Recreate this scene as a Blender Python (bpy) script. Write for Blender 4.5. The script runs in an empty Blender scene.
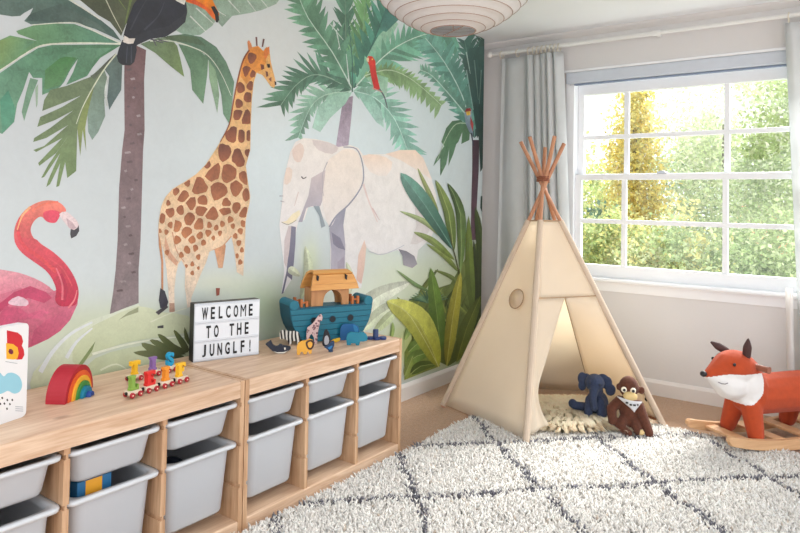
import bpy, bmesh, math, random
import numpy as np
from mathutils import Vector, Matrix, Euler
random.seed(7)
RNG = np.random.default_rng(7)
PI = math.pi

# ------------------------------------------------------------------ camera
W_PX, H_PX = 800, 533
CAM = np.array([2.1991, -2.5164, 1.1430])
YAW, PITCH, ROLL = -0.6485, 0.0264, 0.0176
FPX, CX, CY = 665.51, 376.34, 183.87
_f = np.array([math.sin(YAW)*math.cos(PITCH), math.cos(YAW)*math.cos(PITCH), math.sin(PITCH)])
_r0 = np.array([math.cos(YAW), -math.sin(YAW), 0.0])
_u0 = np.cross(_r0, _f)
_r = math.cos(ROLL)*_r0 + math.sin(ROLL)*_u0
_u = -math.sin(ROLL)*_r0 + math.cos(ROLL)*_u0
C = bpy.context.scene.collection
scene = bpy.context.scene
cd = bpy.data.cameras.new('camera')
cd.sensor_fit = 'HORIZONTAL'; cd.sensor_width = 36.0
cd.lens = FPX*36.0/W_PX
cd.shift_x = (W_PX/2-CX)/W_PX
cd.shift_y = (CY-H_PX/2)/W_PX
cd.clip_start = 0.05; cd.clip_end = 200
cam = bpy.data.objects.new('camera', cd); C.objects.link(cam)
M = Matrix.Identity(4)
for i in range(3):
    M[i][0] = _r[i]; M[i][1] = _u[i]; M[i][2] = -_f[i]; M[i][3] = CAM[i]
cam.matrix_world = M
scene.camera = cam

# ------------------------------------------------------------------ world, sun, exposure
world = bpy.data.worlds.new('world'); scene.world = world
world.use_nodes = True
bgn = world.node_tree.nodes['Background']
bgn.inputs[0].default_value = (0.92, 0.965, 1.0, 1); bgn.inputs[1].default_value = 1.35
sd = bpy.data.lights.new('sun', 'SUN'); sd.energy = 12.0; sd.angle = 0.60; sd.color = (1.0, 0.98, 0.95)
sun = bpy.data.objects.new('sun', sd); C.objects.link(sun)
sun.rotation_euler = (math.radians(-48), 0, math.radians(-14))      # hazy sun beyond the window
scene.view_settings.view_transform = 'Standard'
scene.view_settings.look = 'None'
scene.view_settings.gamma = 1.0
scene.view_settings.use_curve_mapping = False
scene.view_settings.exposure = 0.50

# ------------------------------------------------------------------ pixel rays (used to measure from the photograph)
def ray(x, y): return _f + (x-CX)/FPX*_r - (y-CY)/FPX*_u
def onx(x, y, X=0.0): d = ray(x, y); return CAM + d*(X-CAM[0])/d[0]
def ony(x, y, Y): d = ray(x, y); return CAM + d*(Y-CAM[1])/d[1]
def onz(x, y, Z=0.0): d = ray(x, y); return CAM + d*(Z-CAM[2])/d[2]
def scale_at(P): return FPX/float((np.asarray(P, float)-CAM) @ _f)     # px per metre

# ------------------------------------------------------------------ colour, materials
def lin(c):
    c = c/255.0
    return c/12.92 if c <= 0.04045 else ((c+0.055)/1.055)**2.4
def rgb(r, g, b): return (lin(r), lin(g), lin(b), 1.0)
MATS = {}
def nodes_of(name):
    m = bpy.data.materials.new(name); m.use_nodes = True
    nt = m.node_tree; b = nt.nodes['Principled BSDF']
    return m, nt, b
def N(nt, t, **kw):
    n = nt.nodes.new(t)
    for k, v in kw.items(): setattr(n, k, v)
    return n
def mat(name, col, rough=0.6, noise=0.06, scale=30.0, bump=0.0, bscale=200.0, metal=0.0, stretch=None, sheen=0.0, spec=0.5, trans=0.0, coat=0.0, tcol=None):
    """plain procedural material: colour with noise variation, optional fine bump"""
    if name in MATS: return MATS[name]
    m, nt, b = nodes_of(name)
    tc = N(nt, 'ShaderNodeTexCoord'); src = tc.outputs['Object']
    if stretch:
        mp = N(nt, 'ShaderNodeMapping'); mp.inputs['Scale'].default_value = stretch
        nt.links.new(src, mp.inputs[0]); src = mp.outputs[0]
    nz = N(nt, 'ShaderNodeTexNoise'); nz.inputs['Scale'].default_value = scale; nz.inputs['Detail'].default_value = 4
    nt.links.new(src, nz.inputs['Vector'])
    hsv = N(nt, 'ShaderNodeMix', data_type='RGBA')
    c = np.array(col[:3])
    hsv.inputs[6].default_value = tuple(np.clip(c*(1-noise*1.6), 0, 1)) + (1,)
    hsv.inputs[7].default_value = tuple(np.clip(c*(1+noise*1.6), 0, 1)) + (1,)
    nt.links.new(nz.outputs['Fac'], hsv.inputs[0])
    nt.links.new(hsv.outputs[2], b.inputs['Base Color'])
    b.inputs['Roughness'].default_value = rough; b.inputs['Metallic'].default_value = metal
    b.inputs['Specular IOR Level'].default_value = spec
    if sheen: b.inputs['Sheen Weight'].default_value = sheen
    if coat: b.inputs['Coat Weight'].default_value = coat; b.inputs['Coat Roughness'].default_value = 0.15
    if bump:
        bn = N(nt, 'ShaderNodeTexNoise'); bn.inputs['Scale'].default_value = bscale; bn.inputs['Detail'].default_value = 3
        nt.links.new(src, bn.inputs['Vector'])
        bp = N(nt, 'ShaderNodeBump'); bp.inputs['Strength'].default_value = bump; bp.inputs['Distance'].default_value = 0.004
        nt.links.new(bn.outputs['Fac'], bp.inputs['Height']); nt.links.new(bp.outputs[0], b.inputs['Normal'])
    if trans:
        tr = N(nt, 'ShaderNodeBsdfTranslucent')
        if tcol: tr.inputs[0].default_value = tcol
        else: nt.links.new(hsv.outputs[2], tr.inputs[0])
        mx = N(nt, 'ShaderNodeMixShader'); mx.inputs[0].default_value = trans
        nt.links.new(b.outputs[0], mx.inputs[1]); nt.links.new(tr.outputs[0], mx.inputs[2])
        nt.links.new(mx.outputs[0], nt.nodes['Material Output'].inputs[0])
    MATS[name] = m
    return m
def wood(name, c1, c2, axis='Y', rough=0.45, scale=9.0, knots=True):
    if name in MATS: return MATS[name]
    m, nt, b = nodes_of(name)
    tc = N(nt, 'ShaderNodeTexCoord'); mp = N(nt, 'ShaderNodeMapping')
    s = [1, 1, 1]; s['XYZ'.index(axis)] = 0.07
    mp.inputs['Scale'].default_value = s; nt.links.new(tc.outputs['Object'], mp.inputs[0])
    n1 = N(nt, 'ShaderNodeTexNoise'); n1.inputs['Scale'].default_value = scale*4; n1.inputs['Detail'].default_value = 5; n1.inputs['Distortion'].default_value = 0.8
    n2 = N(nt, 'ShaderNodeTexNoise'); n2.inputs['Scale'].default_value = scale*22; n2.inputs['Detail'].default_value = 3
    nt.links.new(mp.outputs[0], n1.inputs['Vector']); nt.links.new(mp.outputs[0], n2.inputs['Vector'])
    ad = N(nt, 'ShaderNodeMath', operation='MULTIPLY_ADD'); ad.inputs[1].default_value = 0.45
    nt.links.new(n2.outputs['Fac'], ad.inputs[0]); nt.links.new(n1.outputs['Fac'], ad.inputs[2])
    cr = N(nt, 'ShaderNodeValToRGB')
    cr.color_ramp.elements[0].position = 0.48; cr.color_ramp.elements[0].color = c2
    cr.color_ramp.elements[1].position = 0.95; cr.color_ramp.elements[1].color = c1
    nt.links.new(ad.outputs[0], cr.inputs[0]); out = cr.outputs[0]
    if knots:
        vm = N(nt, 'ShaderNodeMapping'); k = [1, 1, 1]; k['XYZ'.index(axis)] = 0.55
        vm.inputs['Scale'].default_value = k; nt.links.new(tc.outputs['Object'], vm.inputs[0])
        v = N(nt, 'ShaderNodeTexVoronoi'); v.inputs['Scale'].default_value = 6.5; nt.links.new(vm.outputs[0], v.inputs['Vector'])
        kr = N(nt, 'ShaderNodeValToRGB'); kr.color_ramp.elements[0].position = 0.07; kr.color_ramp.elements[0].color = (0.75, 0.75, 0.75, 1)
        kr.color_ramp.elements[1].position = 0.14; kr.color_ramp.elements[1].color = (0, 0, 0, 1)
        nt.links.new(v.outputs['Distance'], kr.inputs[0])
        mk = N(nt, 'ShaderNodeMix', data_type='RGBA'); nt.links.new(kr.outputs[0], mk.inputs[0]); nt.links.new(out, mk.inputs[6])
        mk.inputs[7].default_value = (c2[0]*0.35, c2[1]*0.25, c2[2]*0.2, 1); out = mk.outputs[2]
    nt.links.new(out, b.inputs['Base Color']); b.inputs['Roughness'].default_value = rough
    MATS[name] = m
    return m
def attr_mat(name, rough=0.6, blotch=0.12, scale=9.0, spec=0.3, trans=0.0, sheen=0.0, gain=1.0):
    """colour attribute 'Col' varied by watercolour-like noise"""
    if name in MATS: return MATS[name]
    m, nt, b = nodes_of(name)
    at = N(nt, 'ShaderNodeAttribute'); at.attribute_name = 'Col'; out = at.outputs['Color']
    if blotch:
        tc = N(nt, 'ShaderNodeTexCoord')
        n1 = N(nt, 'ShaderNodeTexNoise'); n1.inputs['Scale'].default_value = scale; n1.inputs['Detail'].default_value = 6; n1.inputs['Distortion'].default_value = 0.6
        nt.links.new(tc.outputs['Object'], n1.inputs['Vector'])
        mr = N(nt, 'ShaderNodeMapRange'); mr.inputs['From Min'].default_value = 0.34; mr.inputs['From Max'].default_value = 0.66; mr.clamp = False
        mr.inputs['To Min'].default_value = gain*(1-blotch); mr.inputs['To Max'].default_value = gain*(1+blotch)
        n2 = N(nt, 'ShaderNodeTexNoise'); n2.inputs['Scale'].default_value = scale*5.5; n2.inputs['Detail'].default_value = 5; n2.inputs['Roughness'].default_value = 0.65; n2.inputs['Distortion'].default_value = 1.2
        nt.links.new(tc.outputs['Object'], n2.inputs['Vector'])
        av = N(nt, 'ShaderNodeMath', operation='MULTIPLY_ADD'); av.inputs[1].default_value = 0.5; nt.links.new(n1.outputs['Fac'], av.inputs[0])
        hf = N(nt, 'ShaderNodeMath', operation='MULTIPLY'); hf.inputs[1].default_value = 0.5; nt.links.new(n2.outputs['Fac'], hf.inputs[0]); nt.links.new(hf.outputs[0], av.inputs[2])
        nt.links.new(av.outputs[0], mr.inputs['Value'])
        mu = N(nt, 'ShaderNodeVectorMath', operation='SCALE'); nt.links.new(out, mu.inputs[0]); nt.links.new(mr.outputs[0], mu.inputs['Scale'])
        out = mu.outputs[0]
    nt.links.new(out, b.inputs['Base Color']); b.inputs['Roughness'].default_value = rough; b.inputs['Specular IOR Level'].default_value = spec
    if sheen: b.inputs['Sheen Weight'].default_value = sheen
    if trans:
        tr = N(nt, 'ShaderNodeBsdfTranslucent'); nt.links.new(out, tr.inputs[0])
        mx = N(nt, 'ShaderNodeMixShader'); mx.inputs[0].default_value = trans
        nt.links.new(b.outputs[0], mx.inputs[1]); nt.links.new(tr.outputs[0], mx.inputs[2])
        nt.links.new(mx.outputs[0], nt.nodes['Material Output'].inputs[0])
    MATS[name] = m
    return m

# ------------------------------------------------------------------ object helpers
def link(name, me, m, parent=None, smooth=False, loc=None):
    o = bpy.data.objects.new(name, me); C.objects.link(o)
    if m is not None and len(me.materials) == 0: me.materials.append(m)
    if parent is not None: o.parent = parent
    if loc is not None: o.location = loc
    if smooth: me.shade_smooth()
    return o
def tag(o, label, cat, group=None):
    o['label'] = label; o['category'] = cat
    if group: o['group'] = group
    return o
def thing(name, label, cat, loc=(0, 0, 0), rz=0.0, group=None):
    o = bpy.data.objects.new(name, None); C.objects.link(o); o.empty_display_size = 0.05
    o.location = tuple(float(v) for v in loc); o.rotation_euler = (0, 0, rz)
    return tag(o, label, cat, group)
def struct(o): o['kind'] = 'structure'; return o
def pydata(verts, faces, name='mesh'):
    me = bpy.data.meshes.new(name); me.from_pydata([tuple(map(float, v)) for v in verts], [], faces); me.update(); return me
def bm_mesh(bm, name='mesh', recalc=True):
    if recalc: bmesh.ops.recalc_face_normals(bm, faces=bm.faces)
    me = bpy.data.meshes.new(name); bm.to_mesh(me); bm.free(); return me
def box_into(bm, x0, x1, y0, y1, z0, z1, bev=0.0, seg=2):
    vs = [bm.verts.new((x, y, z)) for x in (x0, x1) for y in (y0, y1) for z in (z0, z1)]
    fs = [bm.faces.new([vs[i] for i in q]) for q in ((0, 1, 3, 2), (4, 6, 7, 5), (0, 4, 5, 1), (2, 3, 7, 6), (0, 2, 6, 4), (1, 5, 7, 3))]
    if bev:
        es = list({e for f in fs for e in f.edges})
        bmesh.ops.bevel(bm, geom=es, offset=bev, segments=seg, affect='EDGES', profile=0.5)
def box(x0, x1, y0, y1, z0, z1, bev=0.0, seg=2):
    bm = bmesh.new(); box_into(bm, x0, x1, y0, y1, z0, z1, bev, seg); return bm_mesh(bm)
def prism_into(bm, pts, a0, a1, axis='y', bev=0.0):
    """extrude polygon pts=(u,v) along axis between a0 and a1; (u,v) = other two axes in xyz order"""
    def P(u, v, a):
        return (a, u, v) if axis == 'x' else ((u, a, v) if axis == 'y' else (u, v, a))
    lo = [bm.verts.new(P(u, v, a0)) for u, v in pts]; hi = [bm.verts.new(P(u, v, a1)) for u, v in pts]
    n = len(pts)
    f0 = bm.faces.new(lo); f1 = bm.faces.new(list(reversed(hi)))
    fs = [f0, f1]
    for i in range(n):
        j = (i+1) % n
        fs.append(bm.faces.new([lo[j], lo[i], hi[i], hi[j]]))
    if bev:
        es = list({e for f in (f0, f1) for e in f.edges})
        bmesh.ops.bevel(bm, geom=es, offset=bev, segments=2, affect='EDGES', profile=0.5, clamp_overlap=True)
def prism(pts, a0, a1, axis='y', bev=0.0):
    bm = bmesh.new(); prism_into(bm, pts, a0, a1, axis, bev); return bm_mesh(bm)
def tube_into(bm, path, rad, seg=10, cap=True):
    path = [Vector(p) for p in path]; n = len(path)
    rads = rad if isinstance(rad, (list, tuple)) else [rad]*n
    rings = []; up = Vector((0, 0, 1)); prev = None
    for i, p in enumerate(path):
        t = (path[min(i+1, n-1)]-path[max(i-1, 0)]).normalized()
        if prev is None:
            a = t.orthogonal().normalized() if abs(t.dot(up)) > 0.95 else t.cross(up).normalized()
        else:
            a = (prev-t*prev.dot(t)).normalized()
        prev = a; b = t.cross(a)
        rings.append([bm.verts.new(p+(a*math.cos(2*PI*k/seg)+b*math.sin(2*PI*k/seg))*rads[i]) for k in range(seg)])
    for i in range(n-1):
        for k in range(seg):
            bm.faces.new([rings[i][k], rings[i][(k+1) % seg], rings[i+1][(k+1) % seg], rings[i+1][k]])
    if cap:
        bm.faces.new(list(reversed(rings[0]))); bm.faces.new(rings[-1])
def tube(path, rad, seg=10, cap=True):
    bm = bmesh.new(); tube_into(bm, path, rad, seg, cap); return bm_mesh(bm)
def lathe(prof, seg=32, cap=False):
    """prof: list of (r,z), around z"""
    bm = bmesh.new(); rings = []
    for r, z in prof:
        rings.append([bm.verts.new((r*math.cos(2*PI*k/seg), r*math.sin(2*PI*k/seg), z)) for k in range(seg)])
    for i in range(len(prof)-1):
        for k in range(seg):
            bm.faces.new([rings[i][k], rings[i][(k+1) % seg], rings[i+1][(k+1) % seg], rings[i+1][k]])
    if cap:
        bm.faces.new(rings[0]); bm.faces.new(rings[-1])
    bmesh.ops.remove_doubles(bm, verts=bm.verts, dist=1e-6)
    return bm_mesh(bm)
def loft(loops, cap0=True, cap1=True, closed=True):
    bm = bmesh.new(); R = [[bm.verts.new(p) for p in lp] for lp in loops]; n = len(loops[0])
    for i in range(len(R)-1):
        for k in range(n if closed else n-1):
            bm.faces.new([R[i][k], R[i][(k+1) % n], R[i+1][(k+1) % n], R[i+1][k]])
    if cap0: bm.faces.new(list(reversed(R[0])))
    if cap1: bm.faces.new(R[-1])
    return bm_mesh(bm)
def disc(r, thick, axis='x', seg=20, c=(0, 0, 0), bev=0.0):
    pts = [(r*math.cos(2*PI*k/seg), r*math.sin(2*PI*k/seg)) for k in range(seg)]
    ax = 'xyz'.index(axis); o = [c[i] for i in range(3) if i != ax]
    return prism([(u+o[0], v+o[1]) for u, v in pts], c[ax]-thick/2, c[ax]+thick/2, axis, bev)
def ico_into(bm, c, r, rot=None, sub=3):
    g = bmesh.ops.create_icosphere(bm, subdivisions=sub, radius=1.0)
    m = Matrix.Translation(Vector(c)) @ (Euler(rot).to_matrix().to_4x4() if rot else Matrix.Identity(4)) @ Matrix.Diagonal(tuple(r)+(1,))
    bmesh.ops.transform(bm, matrix=m, verts=g['verts'])
def ellipsoid(c, r, rot=None, sub=3):
    bm = bmesh.new(); ico_into(bm, c, r, rot, sub); return bm_mesh(bm)
def capsule_into(bm, p0, p1, r0, r1, steps=6):
    p0 = Vector(p0); p1 = Vector(p1)
    for i in range(steps+1):
        t = i/steps; r = r0+(r1-r0)*t
        ico_into(bm, p0.lerp(p1, t), (r, r, r), None, 2)
def blob(ells=(), caps=(), voxel=0.008, smooth=6):
    """one continuous surface from overlapping ellipsoids and tapered capsules"""
    bm = bmesh.new()
    for e in ells: ico_into(bm, e[0], e[1], e[2] if len(e) > 2 else None, 3)
    for c in caps:
        L = (Vector(c[0])-Vector(c[1])).length
        capsule_into(bm, *c, steps=max(3, int(L/(0.16*min(c[2], c[3])))))
    me = bpy.data.meshes.new('tmp'); bm.to_mesh(me); bm.free()
    o = bpy.data.objects.new('tmp', me); C.objects.link(o)
    r = o.modifiers.new('r', 'REMESH'); r.mode = 'VOXEL'; r.voxel_size = voxel
    s = o.modifiers.new('s', 'SMOOTH'); s.iterations = smooth; s.factor = 0.5
    dg = bpy.context.evaluated_depsgraph_get()
    res = bpy.data.meshes.new_from_object(o.evaluated_get(dg))
    bpy.data.objects.remove(o); bpy.data.meshes.remove(me)
    res.shade_smooth()
    return res
def text_mesh(s, size, extrude, sx=1.0, offset=0.0, align='CENTER', bevel=0.0):
    cu = bpy.data.curves.new('t', 'FONT'); cu.body = s; cu.size = size; cu.extrude = extrude; cu.offset = offset; cu.align_x = align; cu.bevel_depth = bevel
    cu.resolution_u = 4
    o = bpy.data.objects.new('t', cu); C.objects.link(o)
    me = bpy.data.meshes.new_from_object(o.evaluated_get(bpy.context.evaluated_depsgraph_get()))
    bpy.data.objects.remove(o); bpy.data.curves.remove(cu)
    me.transform(Matrix.Diagonal((sx, 1, 1, 1)))
    return me
def rounded_rect(x0, x1, y0, y1, r, z, seg=5):
    out = []
    for cx, cy, a in ((x1-r, y1-r, 0), (x0+r, y1-r, 90), (x0+r, y0+r, 180), (x1-r, y0+r, 270)):
        for k in range(seg+1):
            t = math.radians(a+90*k/seg); out.append((cx+r*math.cos(t), cy+r*math.sin(t), z))
    return out
def catmull(P, n=4, closed=True):
    P = [np.array(p, float) for p in P]; L = len(P); out = []
    rng = range(L) if closed else range(L-1)
    for i in rng:
        if closed: p0, p1, p2, p3 = P[(i-1) % L], P[i], P[(i+1) % L], P[(i+2) % L]
        else: p0, p1, p2, p3 = P[max(i-1, 0)], P[i], P[i+1], P[min(i+2, L-1)]
        for k in range(n):
            t = k/n
            out.append(0.5*((2*p1)+(-p0+p2)*t+(2*p0-5*p1+4*p2-p3)*t*t+(-p0+3*p1-3*p2+p3)*t**3))
    if not closed: out.append(P[-1])
    return out
def set_col(me, cols):
    a = me.color_attributes.new('Col', 'FLOAT_COLOR', 'POINT')
    a.data.foreach_set('color', np.asarray(cols, np.float32).ravel())

# ================================================================== THE ROOM
YW = 1.765          # window wall
ZC = 2.29           # ceiling
YL = 1.60           # where the mural wall ends
m_wall = mat('wall_paint', rgb(216, 214, 214), 0.75, 0.02, 4.0, 0.12, 60)
m_ceil = mat('ceiling_paint', rgb(236, 239, 243), 0.8, 0.015, 3.0, 0.12, 40)
m_white = mat('white_gloss', rgb(238, 240, 244), 0.35, 0.015, 6.0)
m_trim = mat('trim_paint', rgb(226, 222, 220), 0.4, 0.02, 6.0)
m_carpet = mat('carpet', rgb(184, 146, 114), 0.95, 0.16, 55.0, 0.9, 420, sheen=0.3)

fl = struct(link('floor', box(-0.3, 4.2, -4.5, 1.95, -0.12, 0.0), m_carpet))
ce = struct(link('ceiling', box(-0.3, 2.75, -1.7, 1.95, ZC, ZC+0.12), m_ceil))
wl = struct(link('wall_left', prism([(-0.3, -2.9), (0.0, -2.9), (0.0, YL), (-0.09, YW), (-0.09, 1.95), (-0.3, 1.95)], 0.0, ZC, 'z'), m_wall))
OX0, OX1, OZ0, OZ1 = 0.53, 2.40, 0.62, 2.035
bm = bmesh.new()
box_into(bm, -0.09, OX0, YW, 1.95, 0, ZC); box_into(bm, OX1, 4.2, YW, 1.95, 0, ZC)
box_into(bm, OX0, OX1, YW, 1.95, 0, OZ0); box_into(bm, OX0, OX1, YW, 1.95, OZ1, ZC)
wb = struct(link('wall_back', bm_mesh(bm), m_wall))
# baseboards with a stepped profile
def skirting(name, u0, u1, along):
    prof = [(0, 0), (0.016, 0), (0.016, 0.074), (0.011, 0.084), (0.006, 0.092), (0, 0.092)]
    if along == 'y': me = prism([(a, b) for a, b in prof], u0, u1, 'y')
    else: me = prism([(YW-a, b) for a, b in prof], u0, u1, 'x')
    return struct(link(name, me, m_trim))
skirting('baseboard_left', -2.9, YL-0.005, 'y'); skirting('baseboard_back', -0.09, 4.2, 'x')
# small coving strip under the ceiling on the window wall
trim = struct(link('trim_2', prism([(YW, ZC), (YW-0.035, ZC), (YW-0.03, ZC-0.012), (YW-0.01, ZC-0.03), (YW, ZC-0.036)], -0.09, 4.2, 'x'), m_wall))

# ------------------------------------------------------------------ window
win = bpy.data.objects.new('window_1', None); C.objects.link(win); win['kind'] = 'structure'
win['label'] = 'white wooden sash window with small panes above the sill'
win.location = (0, YW, 0)
def wpart(name, boxes, m, parent=win, bev=0.003):
    bm = bmesh.new()
    for b in boxes: box_into(bm, *b, bev)
    return link(name, bm_mesh(bm), m, parent)
def glass_mat():
    m, nt, b = nodes_of('window_glass')
    tr = N(nt, 'ShaderNodeBsdfTransparent'); tr.inputs[0].default_value = (0.97, 0.985, 0.98, 1)
    gl = N(nt, 'ShaderNodeBsdfGlossy'); gl.inputs['Roughness'].default_value = 0.02
    mx = N(nt, 'ShaderNodeMixShader'); mx.inputs[0].default_value = 0.05
    nt.links.new(tr.outputs[0], mx.inputs[1]); nt.links.new(gl.outputs[0], mx.inputs[2])
    nt.links.new(mx.outputs[0], nt.nodes['Material Output'].inputs[0])
    return m
m_glass = glass_mat()
D = 0.045     # depth of sash behind wall face
wpart('frame_jamb', [(OX0, OX0+0.055, 0.0, 0.12, OZ0+0.05, OZ1)], m_white)
wpart('frame_jamb', [(OX1-0.055, OX1, 0.0, 0.12, OZ0+0.05, OZ1)], m_white)
wpart('frame_head', [(OX0, OX1, 0.0, 0.12, 1.995, OZ1)], m_white)
m_blind = mat('blind_fabric', rgb(200, 207, 218), 0.7, 0.03, 30)
wpart('blind_cassette', [(OX0+0.0, OX1, -0.012, 0.06, 1.945, 2.020)], m_blind, bev=0.008)
wpart('head_trim', [(OX0-0.01, OX1+0.01, -0.016, 0.05, 2.020, 2.036)], m_white)
wpart('blind_bottom_bar', [(OX0+0.02, OX1-0.02, 0.0, 0.03, 1.934, 1.943)], mat('blind_bar', rgb(128, 142, 166), 0.6, 0.03, 30), bev=0.002)
cols_x = [0.626, 0.900, 1.478, 2.055, 2.330]
m_sash = m_white
def sash(z0, z1, rows, y0, name):
    s = link(name, None or box(0.585, 0.626, y0, y0+0.04, z0, z1, 0.003), m_sash, win)
    wpart('stile', [(2.320, 2.345, y0, y0+0.04, z0, z1)], m_sash, s)
    zb, zt = rows[0], rows[-1]
    wpart('bottom_rail', [(0.585, 2.345, y0-0.001, y0+0.041, z0, zb)], m_sash, s)
    wpart('top_rail', [(0.585, 2.345, y0-0.001, y0+0.041, zt, z1)], m_sash, s)
    for x in cols_x[1:-1]: wpart('glazing_bar', [(x-0.015, x+0.015, y0+0.006, y0+0.034, zb-0.002, zt+0.002)], m_sash, s)
    for z in rows[1:-1]: wpart('glazing_bar', [(0.62, 2.335, y0+0.004, y0+0.036, z-0.014, z+0.014)], m_sash, s)
    for i in range(4):
        for j in range(len(rows)-1):
            link('pane', box(cols_x[i], cols_x[i+1], y0+0.018, y0+0.022, rows[j], rows[j+1]), m_glass, s)
sash(1.315, 1.945, [1.350, 1.590, 1.875], 0.075, 'upper_sash')
sash(0.672, 1.345, [0.760, 1.040, 1.308], 0.030, 'lower_sash')
lk = link('sash_latch', prism([(1.10, 1.345), (1.16, 1.345), (1.155, 1.355), (1.14, 1.362), (1.12, 1.362), (1.105, 1.355)], 0.02, 0.06, 'y', 0.002), mat('latch_metal', rgb(190, 195, 205), 0.3, 0.02, metal=0.6), win)
sill = struct(link('trim_1', prism([(YW+0.08, 0.60), (YW-0.008, 0.60), (YW-0.012, 0.655), (YW-0.045, 0.658), (YW-0.05, 0.668), (YW-0.045, 0.680), (YW+0.08, 0.684)], OX0-0.06, OX1+0.06, 'x'), m_white))

# ------------------------------------------------------------------ mural: flat print on the left wall
m_print = attr_mat('mural_print', 0.36, 0.30, 12.0, 0.6, gain=0.86)
m_soft = attr_mat('mural_soft_print', 0.36, 0.09, 16.0, 0.6, gain=1.0)
m_paper = attr_mat('mural_paper', 0.36, 0.035, 5.0, 0.6, gain=0.95)
def srgb2(c): return np.array([lin(c[0]), lin(c[1]), lin(c[2]), 1.0])
class Fig:
    base_layer = 0
    def __init__(s, name, layer):
        s.name, s.layer, s.v, s.f, s.c = name, layer, [], [], []
    def add(s, pts, cols, bump=0):
        x = 0.0008+(s.layer+bump)*0.00004; i0 = len(s.v)
        for p in pts:
            w = onx(p[0], p[1]); s.v.append((x, min(w[1], YL-0.001), min(w[2], ZC-0.001)))
        s.c += [srgb2(c) for c in cols]
        s.f.append(list(range(i0, i0+len(pts))))
    def poly(s, pts, c1, c2=None, smooth=0, bump=0, ax=(0, 1), step=True):
        if smooth: pts = catmull(pts, smooth)
        P = np.array(pts, float); c1 = np.array(c1, float)
        if c2 is None: cols = [c1]*len(P)
        else:
            t = P @ np.array(ax, float); t = (t-t.min())/(np.ptp(t)+1e-6); cols = [c1*(1-a)+np.array(c2, float)*a for a in t]
        s.add(P, cols, bump)
        if step: s.layer += 1
    def line(s, pts, w, c, w2=None, smooth=4, bump=0):
        P = np.array(catmull(pts, smooth, False) if len(pts) > 2 else pts, float)
        T = np.gradient(P, axis=0); T /= np.linalg.norm(T, axis=1)[:, None]+1e-9
        Nn = np.stack([-T[:, 1], T[:, 0]], 1); ww = np.linspace(w, w if w2 is None else w2, len(P))[:, None]/2
        A = P+Nn*ww; B = P-Nn*ww
        for i in range(len(P)-1): s.add([A[i], A[i+1], B[i+1], B[i]], [c]*4, bump)
        s.layer += 0.3
    def leaf(s, spine, w, c1, c2=None, vein=None, peak=0.45, bump=0):
        P = np.array(catmull(spine, 6, False), float); n = len(P)
        T = np.gradient(P, axis=0); T /= np.linalg.norm(T, axis=1)[:, None]+1e-9
        Nn = np.stack([-T[:, 1], T[:, 0]], 1); t = np.linspace(0, 1, n)
        prof = np.where(t < peak, np.sin(t/peak*PI/2)**0.8, np.cos((t-peak)/(1-peak)*PI/2)**0.8)
        prof = np.maximum(prof, 0.02)*w
        c1 = np.array(c1, float); c2 = c1 if c2 is None else np.array(c2, float)
        for sgn, k in ((1, 1.07), (-1, 0.92)):
            for i in range(n-1):
                a, b = P[i], P[i+1]
                q = [a, b, b+sgn*Nn[i+1]*prof[i+1], a+sgn*Nn[i]*prof[i]]
                ca = np.clip((c1*(1-t[i])+c2*t[i])*k, 0, 255); cb = np.clip((c1*(1-t[i+1])+c2*t[i+1])*k, 0, 255)
                s.add(q, [ca, cb, cb*0.95, ca*0.95], bump)
        s.layer += 1
        if vein is not None: s.line([tuple(p) for p in P[::3]], 0.9, vein, 0.4, 1)
    def frond(s, spine, wl, wr, n, c1, c2, rib=(215, 225, 210), lean=0.9, gap=1.25, taper=0.5, jitter=0.12):
        P = np.array(catmull(spine, 12, False), float); m = len(P)
        T = np.gradient(P, axis=0); T /= np.linalg.norm(T, axis=1)[:, None]+1e-9
        Nn = np.stack([-T[:, 1], T[:, 0]], 1)
        c1 = np.array(c1, float); c2 = np.array(c2, float)
        def S(t): 
            f = min(max(t, 0), 1)*(m-1); i = min(int(f), m-2); return P[i]*(1-(f-i))+P[i+1]*(f-i), Nn[min(int(round(f)), m-1)], T[min(int(round(f)), m-1)]
        for sgn, w in ((1, wl), (-1, wr)):
            if w <= 0: continue
            for k in range(n):
                t0 = k/n*0.97; t1 = min(1.0, t0+gap/n)
                a, _, _ = S(t0); b, _, _ = S(t1); mid, nn, tt = S((t0+t1)/2)
                pr = (min(1, (t0+0.12)*4))*(1-taper*t0)*(1+random.uniform(-jitter, jitter)*1.6)
                tip = mid+sgn*nn*w*pr+tt*w*lean*pr*random.uniform(0.8, 1.15)
                w1 = a+(tip-a)*0.6+tt*(-0.06*w); w2 = b+(tip-b)*0.55+tt*(0.05*w)
                sh = random.uniform(0.86, 1.14); cc = np.clip((c1*(1-t0)+c2*t0)*sh, 0, 255)
                s.add([a, w1, tip, w2, b], [cc*0.92, cc, np.clip(cc*1.06, 0, 255), cc, cc*0.92], (k % 3)*0.25)
            s.layer += 1
        if rib is not None: s.line([tuple(p) for p in P[::4]], 1.3, rib, 0.5, 1)
    def done(s, parent, m=None):
        me = pydata(s.v, s.f); set_col(me, s.c)
        return link(s.name, me, m or m_print, parent)

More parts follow.
